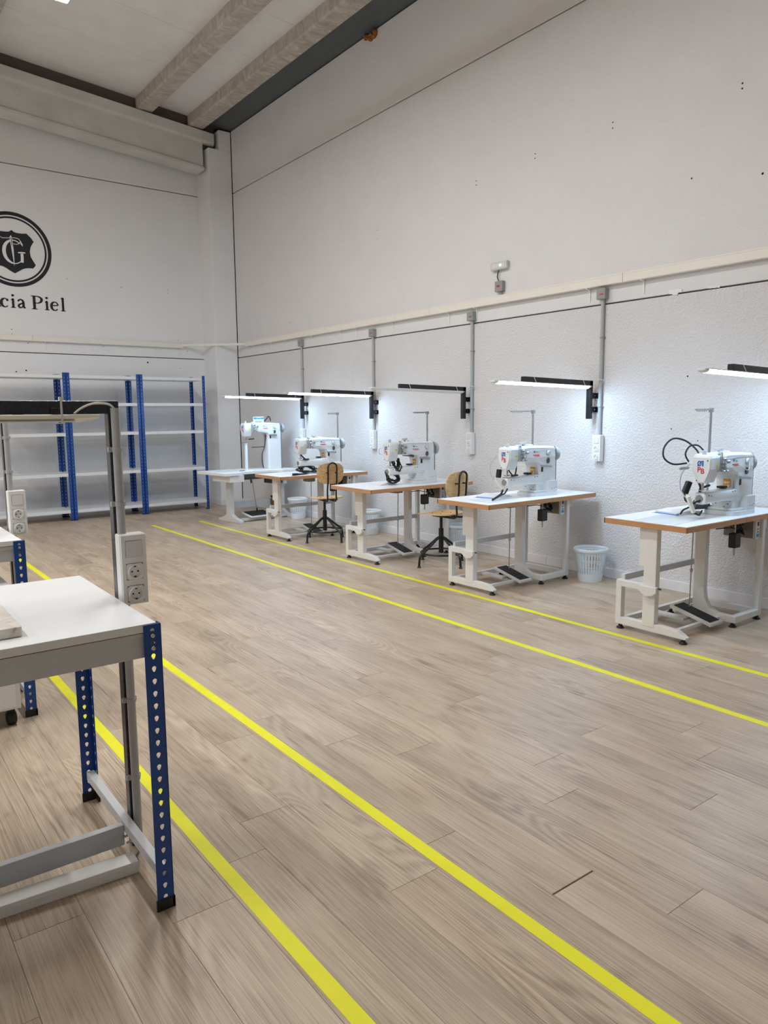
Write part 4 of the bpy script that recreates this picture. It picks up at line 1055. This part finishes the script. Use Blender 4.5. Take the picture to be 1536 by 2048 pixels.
MB().beam((-.645, .12, .155), (-.60, .10, .045), .026, .022).build('cable_plug', 'cream_lamp', S5, bevel=.004)
MB().beam((-.575, .155, .245), (-.60, .17, .165), .040, .034).build('lamp_unit', 'black_plastic', S5, bevel=.006)
cable(S5, [(-.60, .17, .17), (-.60, .16, .12), (-.56, .13, .10), (-.52, .10, .115), (-.56, .08, .125), (-.60, .12, .10), (-.57, .15, .075), (-.62, .16, .06), (-.67, .15, .04)], .006)
cable(S5, [(-.60, .10, .045), (-.57, .08, .03), (-.54, .09, .035), (-.50, .10, .05)], .006)
cable(S5, [(-.52, .12, .235), (-.48, .13, .20), (-.47, .14, .17), (-.40, .16, .19), (-.30, .17, .20)], .008)
MB().box(-.70, -.60, .14, .16, .325, .345).build('knee_lifter', 'steel', S5, bevel=.008)
MB().prism([(-.42, .04), (-.22, .03), (-.22, .10), (-.37, .10)], .20, .24, 'y').build('grey_guard', 'dark_grey', S5, bevel=.004)
cable(S5, [(-.105, .004, .36), (-.12, -.004, .315), (-.15, -.004, .305), (-.19, .0, .325), (-.22, .012, .345)], .0018, 'tie', 'tag_string')
S4 = cyl_machine(4.96, 4.13, 'white cylinder-arm sewing machine with plugs drooping from its head onto the table')
cable(S4, [(-.585, .15, .35), (-.625, .18, .28), (-.63, .17, .20), (-.60, .14, .13)], .003, 'pvc_grey')
MB().beam((-.605, .15, .155), (-.565, .10, .07), .024, .020).build('cable_plug', 'cream_lamp', S4, bevel=.004)
MB().beam((-.565, .14, .24), (-.575, .14, .17), .036, .032).build('lamp_unit', 'black_plastic', S4, bevel=.006)
cable(S4, [(-.55, .05, .235), (-.50, .05, .19), (-.46, .06, .20), (-.44, .07, .26), (-.46, .08, .29)], .006)
MB().beam((-.50, .06, .185), (-.44, .06, .19), .03, .014).build('finger_guard', 'black_plastic', S4, bevel=.003)
cable(S4, [(-.565, .10, .075), (-.60, .08, .045), (-.67, .05, .03), (-.76, .02, .012)], .009)
cable(S4, [(-.53, .08, .08), (-.58, .06, .05), (-.64, .04, .04), (-.70, .04, .02)], .006)
S3 = cyl_machine(4.944, 5.69, 'white cylinder-arm sewing machine with a black cable coil hanging from its bed arm')
coil((-.49, .09, .078), .07, 8, .0055, 5, 1.15, .78, .5).build('cable_coil', 'black_plastic', S3, smooth=True)
coil((-.455, .08, .215), .055, 7, .0055, 9, .85, 1.2, .5).build('cable_coil', 'black_plastic', S3, smooth=True)
cable(S3, [(-.585, .14, .365), (-.605, .16, .35), (-.60, .16, .31), (-.585, .14, .30)], .003, 'pvc_grey')
MB().prism([(-.36, .288), (-.25, .285), (-.25, .265), (-.29, .275), (-.36, .280)], .05, .10, 'y').build('work_light', 'dark_grey', S3, bevel=.002)
MB().box(.004, .018, .02, .05, .01, .075).build('hinge_latch', 'black_plastic', S3, bevel=.004)
S2 = cyl_machine(4.955, 7.43, 'white cylinder-arm sewing machine above the heap of black cable')
cable(S2, [(-.585, .14, .34), (-.62, .17, .28), (-.60, .16, .21), (-.575, .12, .18)], .004, 'pvc_grey')
cable(S2, [(-.54, .06, .235), (-.50, .05, .19), (-.47, .05, .175)], .008)
MB().beam((-.51, .05, .178), (-.44, .05, .178), .03, .014).build('finger_guard', 'black_plastic', S2, bevel=.003)
coil((-.42, .12, .055), .10, 5, .007, 11, 1.2, .35, .6).build('cable_coil', 'black_plastic', S2, smooth=True)
cable(S2, [(-.40, .06, .03), (-.52, .02, .012), (-.62, .0, .012)], .009)
MB().beam((-.62, .0, .014), (-.69, .0, .014), .026, .022).build('cable_plug', 'black_plastic', S2, bevel=.005)
# post-bed machine on the white table
S1 = thing('sewing_machine', 'tall white post-bed sewing machine with a blue display on top', 'sewing machine', (5.17, 9.28, Z1), math.radians(3))
upper(S1, .225, True)
pb = MB().loft([ [(x, y, z) for x, y in ((-.545, .075), (-.512, .075), (-.512, .112), (-.545, .112))] for z in (0, .36)] + [[(x, y, .375) for x, y in ((-.56, .065), (-.50, .065), (-.50, .12), (-.56, .12))]]).build('post_bed', 'transl', S1, bevel=.006)
MB().box(-.575, -.495, .06, .125, .375, .382).build('needle_plate', 'steel', pb)
MB().box(-.60, -.47, .03, .15, 0, .006).build('post_foot', 'white_metal', pb)
dp = MB().beam((-.40, .10, .69), (-.23, .10, .69), .02, .085).build('display', 'panel_grey', S1, bevel=.004)
MB().box(-.395, -.345, .0885, .090, .70, .722).box(-.285, -.235, .0885, .090, .70, .722).box(-.375, -.255, .0885, .090, .66, .668).box(-.34, -.29, .0885, .09, .702, .718).build('display_print', 'blue_print', dp)
cable(S1, [(-.24, .10, .66), (-.19, .10, .70), (-.16, .10, .74), (-.13, .11, .71), (-.11, .11, .67), (-.12, .12, .735), (-.17, .12, .70), (-.21, .12, .66)], .004)
MB().beam((-.42, .12, .31), (-.22, .12, .31), .03, .010).build('spool_arm', 'gun', S1, bevel=.002)
cable(S1, [(-.215, .10, .50), (-.22, .09, .42), (-.24, .09, .30), (-.28, .08, .22), (-.29, .07, .10), (-.27, .07, .015)], .006)
MB().beam((-.50, .06, .425), (-.42, .06, .43), .03, .014).build('finger_guard', 'black_plastic', S1, bevel=.003)

# ------------------------------------------------------------------ thread stands behind the machines
for x, y, L, lb in ((5.20, 2.92, .20, 'steel thread stand with short arm at the table farthest from the shelving'), (5.05, 4.50, .28, 'steel thread stand at the table second farthest from the shelving'),
                    (5.155, 6.08, .19, 'steel thread stand at the table under the unlit lamp'), (5.11, 7.75, .14, 'steel thread stand at the table with the cable heap')):
    t = thing('thread_stand', lb, 'thread stand', (x, y, ZT), 0, 'thread stands on the sewing tables')
    MB().lathe([(.045, 0), (.045, .006), (.014, .010), (.010, .03), (0, .03)], (0, 0, 0), 20).build('base', 'gun', t, smooth=True)
    MB().cyl((0, 0, .01), (0, 0, .715), .009, 12).build('pole', 'steel', t, smooth=True)
    a = MB().box(-L, .012, -.012, .012, .705, .716).build('thread_arm', 'steel', t, bevel=.001)
    for k in range(6): MB().cyl((-L+.012+k*.024, 0, .695), (-L+.012+k*.024, 0, .717), .004, 6).build('thread_eye', 'chrome', a)
    MB().box(-.014, .014, -.014, .014, .69, .722).build('arm_clamp', 'steel', t, bevel=.002)

# ------------------------------------------------------------------ papers on the tables
def sheet(name, pts, z, h, m, lb=None, cat=None, parent=None, wob=0):
    o = MB().prism(pts, z, z+h, 'z').build(name, m, parent, bevel=min(.001, h*.3))
    if lb: tag(o, lb, cat)
    return o
def quad(cx, cy, w, d, a):
    c, s = math.cos(a), math.sin(a)
    return [(cx+u*c-v*s, cy+u*s+v*c) for u, v in ((-w/2, -d/2), (w/2, -d/2), (w/2, d/2), (-w/2, d/2))]
def booklet(cx, cy, z, w, d, a, lb, blue=True, n=2):
    t = thing('manual_packet', lb, 'booklet', (cx, cy, z), a, 'manuals lying on the sewing tables')
    MB().prism(rrect(-w/2, w/2, -d/2, d/2, .01), 0, .004, 'z').build('plastic_sleeve', 'clear_bag', t)
    m = MB(); k = 10; rows = []
    for i in range(k+1):
        u = -w*.42+w*.84*i/k; rows.append([(u, -d*.42, .004), (u, d*.42, .004), (u, d*.42, .018+.012*math.sin(PI*i/k)**2), (u, -d*.42, .015+.010*math.sin(PI*i/k)**2)])
    m.loft(rows).build('booklet', 'paper', t, smooth=False)
    if blue:
        MB().box(-w*.47, -w*.36, -d*.45, d*.40, .004, .008).build('blue_edge', 'blue_print', t)
    return t
booklet(4.68, 2.83, ZT, .30, .21, math.radians(-8), 'manual in clear sleeve with blue edge beside the looped-cable machine')
booklet(4.42, 4.36, ZT, .29, .21, math.radians(12), 'manual in clear sleeve with blue edge on the table beside the drooping plugs')
booklet(4.40, 5.86, ZT, .24, .18, math.radians(5), 'small white booklet on the table under the unlit lamp', False)
sheet('paper_sheet', quad(4.36, 2.70, .42, .30, .12), ZT, .0012, 'clear_bag', 'thin clear plastic sheet lying flat near the beech table corner, farthest from the shelving', 'sheet')
sheet('paper_sheet', quad(4.28, 4.20, .36, .26, -.1), ZT, .0012, 'clear_bag', 'thin clear plastic sheet in front of the blue-edged manual by the drooping plugs', 'sheet')
sheet('paper_sheet', quad(4.62, 5.85, .30, .24, .25), ZT, .001, 'paper', 'white sheet of paper tucked beside the small white booklet', 'sheet')
sheet('paper_sheet', quad(4.36, 7.62, .40, .30, .05), ZT, .001, 'paper', 'white paper sheets at the corner of the table with the cable heap', 'sheet')
tag(MB().beam((4.24, 7.39, ZT+.002), (4.50, 7.50, ZT+.002), .03, .003).build('flat_tool', 'dark_paper'), 'thin dark flat strip at the front edge of the table with the cable heap', 'tool')
sheet('paper_sheet', quad(4.36, 9.30, .38, .28, .2), Z1, .001, 'clear_bag', 'clear plastic sheet on the all-white table', 'sheet')
tag(MB().beam((4.46, 9.19, Z1+.004), (4.54, 9.22, Z1+.004), .02, .008).build('small_tool', 'dark_paper', bevel=.002), 'small dark tool on the all-white table', 'tool')
